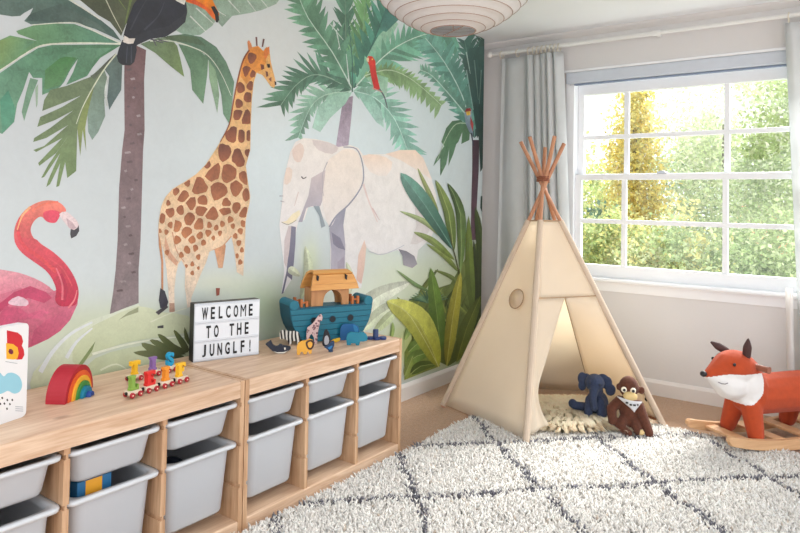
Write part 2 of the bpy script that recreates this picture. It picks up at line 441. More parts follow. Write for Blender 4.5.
# paper ground: soft washes and some painted-in dimness, blended in vertex colours of the print
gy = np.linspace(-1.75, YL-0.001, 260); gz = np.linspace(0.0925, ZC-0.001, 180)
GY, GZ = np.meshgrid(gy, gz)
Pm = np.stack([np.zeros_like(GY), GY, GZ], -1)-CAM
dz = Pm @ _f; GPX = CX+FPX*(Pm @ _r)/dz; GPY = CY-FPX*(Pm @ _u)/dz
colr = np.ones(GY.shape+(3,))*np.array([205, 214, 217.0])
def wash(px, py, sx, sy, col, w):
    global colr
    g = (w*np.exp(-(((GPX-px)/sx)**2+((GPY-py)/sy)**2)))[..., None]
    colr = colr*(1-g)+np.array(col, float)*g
wash(0, 60, 260, 170, (182, 187, 190), 0.85); wash(320, 150, 120, 90, (222, 236, 241), 0.8); wash(280, 60, 60, 60, (212, 214, 213), 0.6)  # first wash: dimmer light at the upper left, put into the paper colour
wash(440, 120, 60, 80, (196, 210, 212), 0.5); wash(120, 330, 110, 28, (196, 206, 172), 0.85); wash(60, 350, 60, 30, (205, 214, 190), 0.7)
wash(220, 285, 40, 16, (222, 226, 205), 0.85); wash(268, 305, 30, 26, (166, 186, 142), 0.6); wash(272, 332, 16, 22, (136, 156, 120), 0.4)
wash(360, 300, 60, 34, (228, 237, 222), 0.85); wash(400, 275, 30, 22, (224, 234, 212), 0.8); wash(430, 330, 40, 40, (178, 196, 130), 0.6)
wash(470, 330, 22, 70, (118, 138, 72), 0.9); wash(415, 345, 24, 20, (178, 190, 110), 0.8); wash(440, 280, 25, 30, (206, 218, 176), 0.55)
wash(310, 262, 9, 22, (218, 230, 196), 0.85); wash(380, 255, 18, 10, (226, 236, 220), 0.6)
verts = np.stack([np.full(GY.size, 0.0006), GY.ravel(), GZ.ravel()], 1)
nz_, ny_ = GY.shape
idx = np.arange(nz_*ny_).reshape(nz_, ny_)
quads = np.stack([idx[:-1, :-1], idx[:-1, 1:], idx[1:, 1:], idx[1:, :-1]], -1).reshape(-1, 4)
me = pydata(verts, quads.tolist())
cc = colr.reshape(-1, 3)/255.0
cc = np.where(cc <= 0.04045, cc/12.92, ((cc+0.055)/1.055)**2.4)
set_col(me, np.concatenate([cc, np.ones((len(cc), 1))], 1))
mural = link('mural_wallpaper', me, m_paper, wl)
mural['label'] = 'pale blue watercolour jungle mural wallpaper'

WH = (214, 218, 214)
# ---- left palm
g = Fig('painted_palm_tree', 0)
g.poly([(124.5, 46), (135, 45), (146, 50), (144, 80), (144.5, 130), (143, 150), (142, 187), (140.5, 240), (138.5, 270), (138.5, 303), (125, 308), (109, 318), (113, 292), (115.5, 270), (117.5, 240), (119, 187), (122, 150), (124.5, 130), (124, 80)], (112, 82, 84), (138, 124, 128))
for k in range(26):
    y = 60+k*9.2; L = random.uniform(2, 6); xl = np.interp(y, [60, 130, 187, 240, 270, 310], [124.5, 124.5, 119.5, 117.5, 115.5, 111]); xr = np.interp(y, [60, 130, 187, 240, 310], [144, 144, 141.5, 140, 138]); x = random.uniform(xl+1, xr-L-2)
    g.poly([(x, y), (x+L, y-1), (x+L+1, y+1.2), (x+1, y+2)], (100, 82, 86) if k % 2 else (158, 144, 146), step=False)
g.layer += 1
g.poly([(175, 30), (180, 5), (190, -8), (285, -8), (276, 4), (262, 10), (250, 13), (232, 16), (222, 27), (216, 20), (212, 26), (200, 35), (186, 36)], (138, 164, 148), (158, 180, 164), ax=(1, 0))
for a, b in (((228, 0), (240, 13)), ((244, -4), (256, 12)), ((206, 4), (226, 16)), ((258, -4), (268, 8)), ((196, 8), (214, 24)), ((190, 16), (206, 32))): g.line([a, b], 1.4, (208, 214, 210), 0.5)
g.poly([(121, 36), (110, 22), (98, 15), (70, -8), (142, -8), (135, 10), (126, 24)], (66, 74, 58), (86, 92, 70), ax=(1, 0))
g.line([(104, -4), (113, 15), (122, 32)], 1.2, (190, 190, 170), 0.6); g.line([(116, -4), (126, 10)], 1.0, (110, 128, 72), 0.5); g.line([(132, -6), (125, 24)], 3, (104, 122, 70), 1.0)
g.poly([(121, 41), (113, 30), (98, 18), (68, 0), (58, -8), (-10, -8), (-10, 13), (12, 16.5), (20, 16), (24, 13), (33, 8), (30, 14), (24, 21), (31, 24.5), (50, 23), (72, 22), (95, 29)], (92, 112, 104), (66, 92, 86), ax=(1, 0))
g.poly([(108, 34), (98, 24), (60, 4), (30, 14), (26, 21), (50, 22), (74, 21.5), (95, 28)], (64, 84, 80), (92, 112, 104), ax=(1, 0))
g.line([(70, 0), (84, 9), (100, 19.5)], 1.6, (205, 208, 196), 0.8)
g.poly([(121, 43), (104, 36), (90, 30), (74, 24), (55, 23.5), (33, 25.5), (16, 31), (18, 34), (37, 41), (10, 35.5), (0, 40), (-10, 46), (-10, 77), (0, 71), (20, 56), (38, 46), (50, 43.5), (85, 42.5)], (110, 148, 98), (84, 130, 112), ax=(1, 0))
g.poly([(-10, 46), (2, 40), (12, 37), (34, 42), (22, 52), (0, 66), (-10, 72)], (128, 150, 84), (92, 138, 108), ax=(1, 0.4))
g.poly([(121, 45), (100, 44.5), (52, 45), (38, 48), (20, 59), (0, 73), (-10, 80), (-10, 128), (2, 134), (14, 122), (17, 104), (23, 90), (29, 72), (33, 78), (42, 78), (42, 95), (52, 91), (60, 87), (64, 82), (70, 70), (79, 57), (74, 70), (66, 85), (87, 76), (92, 68), (100, 58), (113, 50)], (104, 148, 122), (72, 118, 84), ax=(1, -0.2))
g.poly([(44, 90), (45, 70), (60, 58), (78, 54), (70, 68), (60, 85)], (66, 118, 66), (92, 138, 92))
g.poly([(60, 56), (80, 48), (112, 48), (96, 58), (88, 72), (70, 80), (78, 58)], (98, 140, 112), (80, 124, 92))
g.poly([(2, 133), (0, 100), (8, 90), (15, 108), (14, 121)], (70, 134, 108), (88, 146, 118))
g.poly([(30, 78), (38, 80), (34, 90), (31, 98), (26, 114), (24, 121), (21.5, 112), (26, 92)], (112, 148, 122))
g.poly([(35, 88), (38, 84), (37.5, 104), (36, 108)], (150, 172, 150), step=False)
g.line([(121, 44), (85, 43), (52, 44), (36, 47.5), (18, 58.5), (-4, 73)], 1.4, (214, 216, 200), 1.2)
g.line([(121, 43.5), (100, 34), (84, 26), (70, 22.5), (32, 25)], 1.3, (208, 212, 198), 0.8)
g.poly([(116, 53), (108, 60), (98, 70), (90, 77), (66, 86), (50, 90), (44, 100), (42, 111), (60, 104), (81, 95.5), (62, 107), (40, 117), (37, 127), (55, 120), (73, 110.5), (50, 128), (34, 138), (33, 142), (46, 138), (68, 125), (44, 146), (33, 150), (36, 152), (62, 138), (38, 163), (39, 166), (56, 153), (70, 133), (48, 165), (41, 178), (44, 177), (60, 153), (48, 180), (46, 187), (50, 184), (60, 163), (56, 187), (59, 186), (65, 162), (67, 178), (76, 171), (77, 130), (80, 118), (94, 86)], (98, 112, 88), (118, 142, 88))
g.poly([(116, 53), (108, 60), (97, 72), (90, 76), (94, 80)], (74, 72, 66), (90, 100, 82))
g.poly([(92, 90), (104, 70), (108, 80), (104, 100), (105, 116), (98, 132), (92, 140), (88, 132), (87, 110)], (112, 132, 112), (126, 148, 138))
g.poly([(104, 69), (116, 54), (122, 65), (121, 90), (113, 103), (109, 110), (107, 98), (109, 76)], (92, 110, 102), (78, 98, 98))
g.poly([(94, 86), (88, 110), (85, 128), (86, 152), (82.5, 130), (80, 156), (77, 128), (82, 110)], (116, 130, 70), (138, 152, 92))
g.line([(116, 54), (105, 68), (93, 87), (82, 108), (76, 124)], 1.5, (205, 210, 186), 0.7)
g.line([(108, 76), (105, 92), (107, 106)], 1.6, (200, 206, 202), 2.2)
g.poly([(140, 44), (158, 38), (172, 40), (177, 46), (180, 58), (184, 77), (170, 66), (155, 53)], (96, 118, 92), (122, 146, 92), ax=(1, 0.5))
g.poly([(178, 44), (196, 48), (208, 58), (207, 75), (203, 104), (192, 90), (190, 70), (184, 56)], (92, 126, 98), (112, 148, 116))
g.poly([(208, 57), (216, 70), (219, 95), (217, 113), (212, 92), (209, 78)], (130, 162, 128), (150, 180, 152))
g.poly([(166, 36), (185, 34), (201, 37), (216, 47), (226, 62), (234, 82), (231, 110), (229, 124), (223, 114), (221, 95), (215, 70), (204, 54), (190, 46), (170, 40)], (82, 112, 92), (120, 156, 128), ax=(0.3, 1))
g.poly([(160, 38), (176, 35), (196, 37), (206, 46), (190, 43), (172, 40)], (88, 102, 74), (78, 106, 84), ax=(1, 0))
g.line([(150, 41), (170, 41), (190, 46.5), (207, 55), (220, 72), (231, 96)], 1.4, (208, 214, 200), 0.6)
g.done(mural); Lp = g.layer
# ---- toucan
g = Fig('painted_toucan', Lp+1)
g.poly([(142, -8), (133, 5), (128, 18), (124, 32), (123, 37), (133, 40), (138, 41), (150, 38.5), (165, 37), (175, 31), (185, 22), (187, 12), (186, 4), (180, -8)], (44, 48, 60), (34, 36, 46))
g.poly([(135, 36), (150, 30), (168, 26), (182, 16), (187, 10), (185, 22), (175, 31), (165, 37), (150, 39), (137, 45), (134, 50), (132, 42)], (52, 56, 64), (38, 40, 50))
g.line([(144, 30), (158, 16), (164, 2)], 2.0, (60, 64, 76), 0.5); g.line([(130, 30), (138, 14), (146, 0)], 1.8, (58, 62, 72), 0.6)
g.poly([(122, 40), (118.5, 49), (116.5, 56), (118, 62), (122, 65), (130, 65.5), (134, 62), (136.5, 50), (135, 42)], (36, 40, 52), (30, 32, 40))
g.line([(127, 46), (126, 63)], 0.8, (64, 68, 80), 0.8); g.line([(131, 46), (131, 63)], 0.8, (64, 68, 80), 0.8)
g.poly([(124, 35.5), (122.5, 42), (128, 44), (133, 43.5), (135, 38.5), (129, 38.5)], (222, 214, 206))
g.poly([(170, -8), (176, 1), (184, 5), (188, -8)], (226, 224, 218))
g.poly([(182, -8), (186, 2), (196, 5), (205, 10), (212, 18), (217, 22), (219, 14), (214, 4), (209, -8)], (240, 150, 30), (226, 110, 30), ax=(-0.4, 1))
g.poly([(186, 1), (196, 5), (205, 10), (214, 19), (213, 12), (202, 4), (188, -4)], (214, 78, 34), (232, 110, 40), ax=(1, 0))
g.poly([(210.5, 7), (214, 6), (218, 12), (218.8, 20), (217, 23), (215.5, 22), (214.5, 15)], (30, 30, 36))
for a, b in (((150, 39), (163, 43)), ((153, 40), (156, 46)), ((158, 40), (168, 42))): g.line([a, b], 1.5, (84, 82, 92), 0.8)
g.done(mural)
# ---- flamingo
g = Fig('painted_flamingo', 1)
g.poly([(-10, 271), (10, 271), (26, 275), (42, 282), (54, 291), (60, 288), (78, 290), (77.5, 304), (70, 320), (60, 331), (48, 339), (31, 347), (10, 352), (-10, 352)], (214, 118, 142), (200, 84, 116))
g.poly([(-10, 271), (10, 271), (26, 275), (42, 282), (53, 291), (40, 293), (20, 288), (-10, 296)], (232, 160, 172), (218, 124, 146), smooth=2)
g.poly([(-10, 310), (4, 300), (14, 292), (30, 286), (46, 292), (52, 298), (44, 303), (28, 298), (12, 302), (0, 312)], (186, 44, 92), (206, 72, 112), ax=(1, 0))
g.poly([(8, 302), (18, 296), (28, 301), (26, 306), (12, 305)], (232, 196, 208), smooth=2)
g.poly([(-10, 330), (5, 306), (20, 308), (28, 314), (40, 310), (50, 312), (40, 318), (20, 320), (-5, 335)], (196, 62, 104), (214, 100, 134), ax=(1, 0))
g.poly([(30, 346), (34, 330), (46, 320), (62, 312), (76, 306), (70, 320), (60, 331), (48, 339)], (190, 66, 104), (216, 110, 140), ax=(1, -1))
neckL = [(66, 211), (62, 204.5), (55, 201), (45, 200.5), (35, 203.5), (25, 210), (17.5, 220), (14, 231), (15, 242), (22, 253), (34, 262), (45, 270), (52, 279), (56, 290), (55, 300), (60, 306), (70, 306), (76, 304), (78.5, 294), (77, 284), (72, 273), (64, 262), (53, 252), (41, 244), (33.5, 238), (30.5, 230), (33, 222.5), (38, 217.5), (42, 217), (46, 221), (53, 222.8), (57, 221), (59, 215)]
g.poly(neckL, (236, 132, 110), (190, 14, 70), smooth=3)
g.poly([(16, 238), (15.5, 244), (22, 253), (34, 262), (45, 270), (52, 279), (56, 290), (55, 300), (60, 306), (70, 306), (76, 304), (78.3, 294), (77, 284), (72, 273), (64, 262), (53, 252), (41, 244), (34, 238.5)], (224, 86, 96), (196, 28, 74), smooth=3)
g.poly([(43, 213), (52, 210), (60, 213), (57, 221), (53, 223), (46, 221)], (222, 70, 96), smooth=3)
g.line([(20, 218), (18, 232), (24, 246), (40, 258), (56, 272)], 3, (226, 74, 84), 4); g.line([(60, 274), (66, 288), (64, 302)], 4, (190, 36, 76), 2)
g.line([(30, 207), (22, 216), (17, 230)], 2.4, (246, 178, 128), 1.2); g.line([(58, 202), (44, 204), (32, 211)], 2.2, (240, 120, 96), 1)
g.line([(56, 268), (62, 284), (62, 300)], 1.4, (232, 112, 130), 2.2); g.line([(48, 258), (62, 268), (72, 286)], 1.4, (224, 80, 96), 1.2)
g.line([(68, 308), (74, 300), (77, 290)], 2, (236, 130, 140), 1)
g.poly([(59, 214), (66, 211.5), (72, 216), (77, 221), (79, 228), (74, 231), (70, 229), (64, 222)], (226, 206, 208), smooth=2)
g.poly([(66, 218), (72, 222), (76, 228), (72, 230), (68, 227)], (196, 170, 176))
g.poly([(78.5, 225), (79, 231), (76, 236), (71, 238.5), (70, 234), (70.5, 229), (74, 230), (77, 228)], (62, 58, 66))
g.done(mural)
# ---- giraffe
g = Fig('painted_giraffe', Lp+1)
body = [(248, 50), (243, 58), (240, 68), (236.5, 82), (233.5, 97), (232, 107), (229, 124), (224, 135), (215, 150), (205, 165), (196, 174), (184, 182), (172, 189), (165, 197), (161, 206), (158.5, 220), (158, 232), (161, 244), (163.5, 252), (166, 268), (168, 290), (169, 312), (174.5, 312), (174, 290), (175.5, 275), (178, 264), (181, 260), (185, 268), (184.5, 286), (187, 308), (191, 306), (191, 298), (196, 285), (201, 273), (206, 262), (209, 252), (214, 249), (222, 246), (231, 236), (233, 245), (235, 258), (236.5, 272), (243, 276), (243.5, 262), (244.5, 246), (245.5, 220), (249.5, 202), (250, 196), (248, 184), (245.5, 166), (250, 150), (250.5, 126), (251.5, 100), (253.5, 82), (256.5, 73), (262, 75), (266, 80), (270, 86), (273.5, 88), (276, 84), (273.5, 74), (270.5, 62), (269, 48), (266, 47), (263, 51), (258, 46), (252, 47)]
g.poly([(214, 249), (224, 242), (225.5, 246), (224, 258), (222.3, 268), (218, 268), (216, 258)], (214, 150, 108), (220, 172, 138))
g.poly(body, (232, 172, 96), (240, 222, 204))
g.poly([(248, 50), (243, 60), (240, 76), (246, 84), (252, 78), (256, 72), (262, 70), (266, 62), (264, 52), (257, 46)], (230, 142, 52), (224, 150, 70))
g.poly([(158, 232), (161, 244), (163, 262), (163, 290), (161, 290), (161, 262), (158.5, 245)], (206, 146, 106))
g.poly([(160, 288), (164.5, 291), (168, 302), (166, 308), (160, 308), (158.5, 300)], (60, 58, 70))
g.poly([(165, 236), (170, 252), (178, 262), (176, 266), (168, 258), (164, 246)], (222, 170, 140), step=False)
g.line([(172, 232), (176, 250), (184, 262)], 1.0, (206, 146, 116), 0.6); g.line([(231, 236), (222, 246), (212, 250)], 1.2, (214, 160, 124), 0.6)
g.line([(249, 50), (243, 60), (238, 78), (233.5, 100), (229, 124), (220, 142)], 1.6, (150, 78, 40), 1.0)
g.line([(256.6, 46), (256, 37)], 1.4, (120, 82, 80), 1.8); g.line([(262, 47), (263.5, 39)], 1.4, (120, 82, 80), 1.8)
g.poly([(248, 50), (247, 42), (248.5, 40), (251, 44), (252, 48)], (222, 140, 88)); g.poly([(263, 54), (264.5, 49), (269, 46.5), (269, 53), (265, 60)], (226, 128, 60))
cen = [(251.5, 58, 5), (246.5, 71, 5), (252.5, 74, 3.5), (240.5, 88, 5), (250, 86, 4.5), (247.5, 97, 5.5), (238.5, 104, 4.5), (238, 114, 6), (246, 117, 7), (232, 135, 7.5), (242, 136, 6), (248.5, 136, 5), (224, 152, 8), (238.5, 157, 9), (248, 153, 4), (213, 171, 10), (228, 174, 10), (245.5, 178, 8), (198, 187, 10), (219, 192, 11), (237, 188, 9), (246.5, 194, 6), (183, 196, 7.5), (175.5, 191, 4), (191, 203, 6), (202, 202, 6.5), (226, 204, 5.5), (168, 203, 2.6), (187, 183, 3.5), (207, 164.5, 4), (180, 210, 4.5), (201, 209, 8), (211, 216, 9), (226, 210, 7.5), (236, 208, 5.5), (243.5, 213, 7), (170, 212, 5.5), (161.5, 218, 4.5), (176, 226, 6), (189, 219, 6.5), (186, 233, 6.5), (199, 225, 6), (177, 240, 4), (192, 240, 4.5), (186.5, 250, 4), (199.5, 236, 3.8), (203, 242.5, 3), (195, 248, 3.2), (181, 255, 2.8), (198, 257, 2.6), (208, 233, 3.6), (216, 228, 3), (222, 224, 3), (230, 220, 3.6), (219.5, 233, 2.6), (213, 238, 2.2), (243, 224, 3.6), (235, 236, 2.8), (240, 231, 3.2), (238.5, 243, 2.8), (236.5, 256, 2.4), (241.5, 250, 2.4), (239.8, 262, 2.6), (166.5, 252.5, 2.6), (192, 264, 2.4), (192, 273, 2.2), (186, 266, 1.8), (159.5, 231, 2.2), (232.5, 226, 2.6), (170, 225, 3), (166, 232, 2.6), (198, 268, 1.6), (209, 225, 3)]
BP = np.array(body)
def inside(x, y):
    r = False; n = len(BP); j = n-1
    for i in range(n):
        if (BP[i, 1] > y) != (BP[j, 1] > y) and x < (BP[j, 0]-BP[i, 0])*(y-BP[i, 1])/(BP[j, 1]-BP[i, 1])+BP[i, 0]: r = not r
        j = i
    return r
CC = np.array([c[:2] for c in cen])
for (x, y, rm) in cen:
    pts = []
    k0 = random.uniform(0, 6)
    for k in range(14):
        a = 2*PI*k/14; d = np.array([math.cos(a)*0.86, math.sin(a)*1.12]); rr = rm*(1+0.12*math.sin(3*a+k0)+random.uniform(-0.07, 0.07))
        for q in CC:
            v = q-np.array([x, y]); L = np.linalg.norm(v)
            if 0 < L < 3*rm:
                n_ = v/L; pr = d @ n_
                if pr > 0.05: rr = min(rr, (L/2-0.9)/pr)
        rr = max(rr, 0.5)
        while rr > 0.5 and not inside(x+d[0]*(rr+0.6), y+d[1]*(rr+0.6)): rr *= 0.88
        pts.append((x+d[0]*rr, y+d[1]*rr))
    f = min(1, max(0, (y-60)/200))
    dark = (116, 66, 50) if y < 165 else ((150, 86, 56) if y < 220 else (172, 104, 66))
    lite = (160, 92, 58) if y < 165 else ((178, 110, 70) if y < 220 else (196, 128, 84))
    g.poly(pts, dark, lite, ax=(random.uniform(-1, 1), 1), step=False)
g.layer += 1
g.poly([(266.5, 64), (269.5, 64), (270, 67.5), (267.5, 68)], (40, 30, 34)); g.poly([(260, 64), (263.5, 65), (264, 69), (261, 70)], (120, 66, 50))
g.poly([(265, 71), (267.5, 72), (268, 76), (266, 77)], (120, 70, 58)); g.poly([(274, 81), (276, 82), (276, 85), (274.5, 85)], (54, 40, 44)); g.poly([(268, 79), (271, 77), (271, 82)], (150, 88, 70))
g.poly([(169, 303), (174, 303), (174.5, 312), (169, 312)], (196, 160, 140)); g.poly([(215.5, 288), (219.5, 288), (219, 295), (216, 296)], (172, 92, 74))
g.done(mural)
# ---- centre palm
g = Fig('painted_palm_tree', 0)
g.poly([(345, 98), (353, 96), (351, 120), (348, 148), (335.5, 148), (339, 125), (342, 105)], (150, 134, 150), (188, 172, 190))
g.frond([(353, 91), (375, 98), (395, 120), (408, 152)], 16, 20, 16, (150, 196, 176), (150, 208, 190), (190, 222, 212), taper=0.3)
g.frond([(350, 91), (325, 95), (310, 108), (298, 138)], 20, 10, 14, (150, 190, 168), (140, 180, 160), (176, 208, 190))
g.poly([(352, 92), (345, 104), (330, 118), (320, 132), (312, 128), (318, 106), (332, 96)], (160, 202, 182), (178, 214, 200))
g.poly([(356, 92), (372, 96), (382, 112), (384, 128), (376, 122), (366, 108)], (150, 200, 182), (178, 216, 204))
g.frond([(352, 90), (330, 78), (312, 75), (295, 86), (280, 106)], 24, 15, 17, (88, 130, 112), (100, 140, 114), (150, 180, 160), taper=0.35)
g.frond([(352, 89), (346, 45), (345, -10)], 17, 17, 16, (84, 128, 110), (100, 144, 122), (120, 150, 132), lean=1.5)
g.frond([(352, 89), (361, 45), (366, -10)], 15, 18, 16, (104, 152, 112), (128, 176, 118), (140, 176, 140), lean=1.5)
g.frond([(352, 89), (332, 52), (308, 18), (296, -10)], 25, 20, 17, (98, 146, 122), (118, 164, 134), (200, 220, 208), lean=0.7, taper=0.25)
g.frond([(354, 88), (373, 42), (384, 14), (390, -6)], 14, 20, 13, (84, 144, 124), (86, 146, 132), (60, 104, 96), lean=1.0, taper=0.2)
g.poly([(354, 84), (366, 58), (378, 36), (394, 20), (398, 24), (384, 50), (372, 68)], (120, 178, 152), (164, 204, 180), ax=(0, -1))
g.poly([(380, 30), (384, 12), (392, 4), (398, 20), (386, 32)], (62, 110, 106), (86, 138, 128))
g.frond([(356, 86), (382, 58), (405, 42), (432, 33), (456, 36)], 24, 16, 20, (126, 182, 156), (112, 172, 148), (206, 226, 214), lean=0.75, taper=0.15)
g.frond([(364, 76), (385, 70), (402, 74), (420, 86), (442, 106)], 18, 8, 19, (128, 164, 112), (150, 182, 132), (190, 210, 176), lean=0.55, taper=0.3)
g.poly([(366, 78), (376, 74), (388, 78), (386, 98), (378, 92)], (150, 196, 164), (178, 214, 196))
g.line([(352, 92), (352, 60), (348, 20)], 1.4, (70, 110, 98), 0.7); g.line([(349, 84), (346, 54)], 1.4, (206, 220, 214), 0.6); g.line([(336, 30), (340, 50)], 1.4, (206, 220, 214), 0.6); g.line([(330, 24), (343, 40)], 1.2, (206, 220, 214), 0.6)
g.done(mural); Lc = g.layer
# ---- elephant
g = Fig('painted_elephant', Lc+1)
E0 = [(290, 152), (295, 142), (303, 138), (315, 139), (328, 142), (338, 147), (350, 145), (358, 148), (363, 155), (375, 154), (385, 154), (400, 150), (415, 150), (423, 158), (430, 175), (436, 195), (437, 220), (431, 238), (418, 250), (416, 262), (405, 257), (397, 250), (388, 253), (378, 254), (370, 251), (366, 247), (364, 268), (361, 288), (330, 288), (330, 245), (329, 226), (322, 216), (318, 206), (313, 207), (308, 207), (304, 220), (298, 222), (295, 235), (293, 260), (291, 280), (283, 293), (281, 294), (284, 270), (280.5, 240), (279, 225), (282, 200), (283, 180), (286, 168)]
g.poly(E0, (234, 226, 220), (230, 230, 234))
g.poly([(385, 154), (400, 150), (415, 150), (423, 158), (432, 180), (420, 172), (400, 160)], (238, 212, 192), (234, 220, 210)); g.poly([(362, 156), (378, 155), (392, 162), (386, 176), (370, 172)], (240, 216, 198), (236, 226, 220), smooth=2)
g.poly([(292, 150), (300, 143), (304, 150), (300, 162), (294, 160)], (226, 206, 196), smooth=2); g.poly([(312, 140), (330, 143), (338, 148), (332, 154), (318, 150)], (216, 204, 202), smooth=2)
g.poly([(286, 168), (292, 170), (290, 182), (284, 184)], (230, 212, 200), smooth=2)
g.poly([(311, 178), (325, 170), (323, 198), (320, 206), (312, 206), (306, 208), (302, 222), (298, 222), (304, 206), (308, 196)], (206, 192, 194), (168, 164, 178))
g.poly([(313, 206), (319, 206), (325, 226), (321, 228), (319, 216)], (146, 158, 168))
g.poly([(329, 228), (337, 214), (346, 205), (343, 225), (345, 245), (344, 288), (330, 288), (331, 250)], (150, 150, 168), (196, 190, 204))
g.poly([(331, 232), (340, 238), (345, 250), (338, 248), (333, 244)], (132, 130, 150))
g.poly([(337, 262), (344, 256), (344, 288), (338, 288)], (172, 164, 182)); g.poly([(358, 255), (364, 240), (366, 247), (364, 268), (361, 284), (356, 280)], (232, 206, 192), (222, 190, 180))
ear = [(327, 162), (335, 155), (345, 149), (357, 153), (362, 172), (361, 188), (350, 203), (338, 214), (330, 227), (325, 216), (322, 200), (324, 180)]
g.poly(ear, (238, 224, 212), (230, 224, 222), smooth=3)
g.line([(343, 147), (356, 149), (362, 163), (363, 180), (358, 192), (348, 205), (336, 216), (329, 227)], 1.0, (150, 150, 166), 1.8)
g.line([(327, 162), (322, 176), (323, 196)], 0.8, (180, 172, 180), 0.6); g.line([(363, 184), (368, 200), (377, 222)], 2.0, (226, 206, 202), 0.8); g.line([(372, 208), (379, 220)], 1.5, (214, 190, 190), 0.6)
g.line([(368, 251), (380, 254.5), (392, 251), (404, 245)], 0.8, (196, 198, 206), 0.8)
g.poly([(414, 200), (424, 205), (430, 222), (424, 240), (410, 244), (416, 226)], (212, 204, 204), (220, 214, 214), smooth=2)
g.poly([(398, 249), (406, 251), (414, 256), (417, 264), (412, 268), (403, 265), (402, 256)], (120, 118, 130), (170, 166, 176))
g.poly([(291, 226), (295.5, 227), (295, 244), (293.5, 262), (291.5, 280), (287, 276), (283, 293), (281, 294), (286, 272), (288.5, 250), (289, 236)], (132, 130, 150), (108, 108, 130))
g.poly([(288, 226), (291, 226), (289, 250), (286, 268), (283.5, 262), (284, 240)], (206, 194, 196))
g.poly([(281.5, 222), (286, 221), (292, 214), (299, 210), (300, 214), (295, 221), (288, 224)], (240, 228, 196)); g.line([(281, 222), (288, 224.5), (296, 220)], 0.7, (150, 140, 120), 0.5)
g.line([(301, 176.5), (303, 178.5), (306, 177)], 1.3, (70, 62, 70), 0.8); g.line([(279, 196), (283, 196)], 0.8, (150, 144, 156), 0.5); g.line([(280, 201), (284, 202)], 0.8, (170, 164, 172), 0.5); g.line([(298, 192), (294, 206)], 1, (216, 200, 196), 0.6)
g.done(mural, m_soft)
# ---- palm at the corner
g = Fig('painted_palm_tree', Lc+1)
g.poly([(472, 140), (479, 140), (478.5, 170), (476.5, 207), (477.5, 240), (470.5, 240), (471, 205), (472, 170)], (72, 48, 60), (104, 76, 90))
g.frond([(474, 138), (482, 90), (487, 40)], 18, 20, 14, (44, 78, 72), (58, 92, 78), None, lean=1.2)
g.frond([(474, 138), (474, 90), (464, 40)], 22, 14, 16, (46, 86, 80), (84, 130, 116), (110, 150, 138), lean=1.0)
g.frond([(472, 132), (462, 96), (444, 62), (425, 38)], 22, 18, 19, (92, 146, 132), (124, 178, 162), (196, 218, 210), lean=0.6, taper=0.3)
g.frond([(470, 120), (452, 98), (432, 76), (420, 70)], 12, 8, 14, (104, 156, 138), (140, 184, 164), (190, 214, 204), lean=0.6)
g.poly([(462, 60), (470, 48), (484, 46), (484, 130), (477, 138), (474, 118), (470, 90)], (62, 98, 90), (38, 66, 62))
g.line([(466, 70), (473, 110)], 1.2, (150, 180, 172), 0.5); g.line([(474, 60), (478, 100)], 1.2, (120, 150, 142), 0.5); g.line([(481, 70), (479, 104)], 1.0, (120, 150, 142), 0.5); g.line([(466, 52), (470, 74)], 1.3, (180, 204, 196), 0.4)
g.poly([(470, 126), (460, 120), (452, 121), (446, 128), (441, 142), (444, 146), (436, 158), (433, 166), (440, 158), (440, 176), (446, 164), (449, 148), (448, 166), (453, 154), (456, 144), (458, 142), (462, 132), (461, 144), (469, 140)], (78, 116, 82), (98, 138, 104))
g.line([(470, 124), (456, 124), (446, 138), (437, 160)], 1.0, (180, 196, 170), 0.5)
g.poly([(478, 130), (484, 120), (483, 168), (480, 172), (479, 150)], (42, 70, 62)); g.poly([(480.5, 196), (482.5, 196), (482, 212), (480, 208)], (40, 66, 56))
g.done(mural)
g = Fig('painted_red_parrot', Lc+14)
g.poly([(366, 59), (368, 56), (372, 56.5), (375, 61), (375.5, 70), (378, 82), (380, 90), (374, 90), (371, 78), (369, 66)], (222, 58, 46), (206, 40, 38)); g.poly([(366, 58.5), (368.5, 57.5), (368.5, 62), (366.5, 61.5)], (240, 214, 176)); g.line([(379, 89), (384, 97), (387, 108)], 1.8, (90, 96, 104), 0.9); g.line([(372, 88), (382, 92)], 1.3, (206, 150, 140), 0.8)
g.poly([(371.3, 58.6), (372.6, 58.6), (372.6, 60), (371.3, 60)], (240, 200, 90))
g.done(mural)
g = Fig('painted_blue_parrot', Lc+20)
g.poly([(464, 114), (465.5, 109), (469, 107.5), (471.5, 110), (471, 116), (473, 126), (472.5, 136), (469, 132), (465.5, 124)], (150, 170, 184), (120, 140, 156)); g.poly([(464.5, 112), (466, 108.5), (470, 108), (471, 111)], (160, 44, 44)); g.poly([(465.5, 112), (470, 111), (470, 115), (466.5, 115.5)], (232, 192, 60)); g.poly([(470, 116), (473, 124), (472.5, 132), (470, 124)], (176, 60, 56)); g.line([(471, 133), (473, 146)], 1.6, (60, 64, 80), 0.8)
g.done(mural)
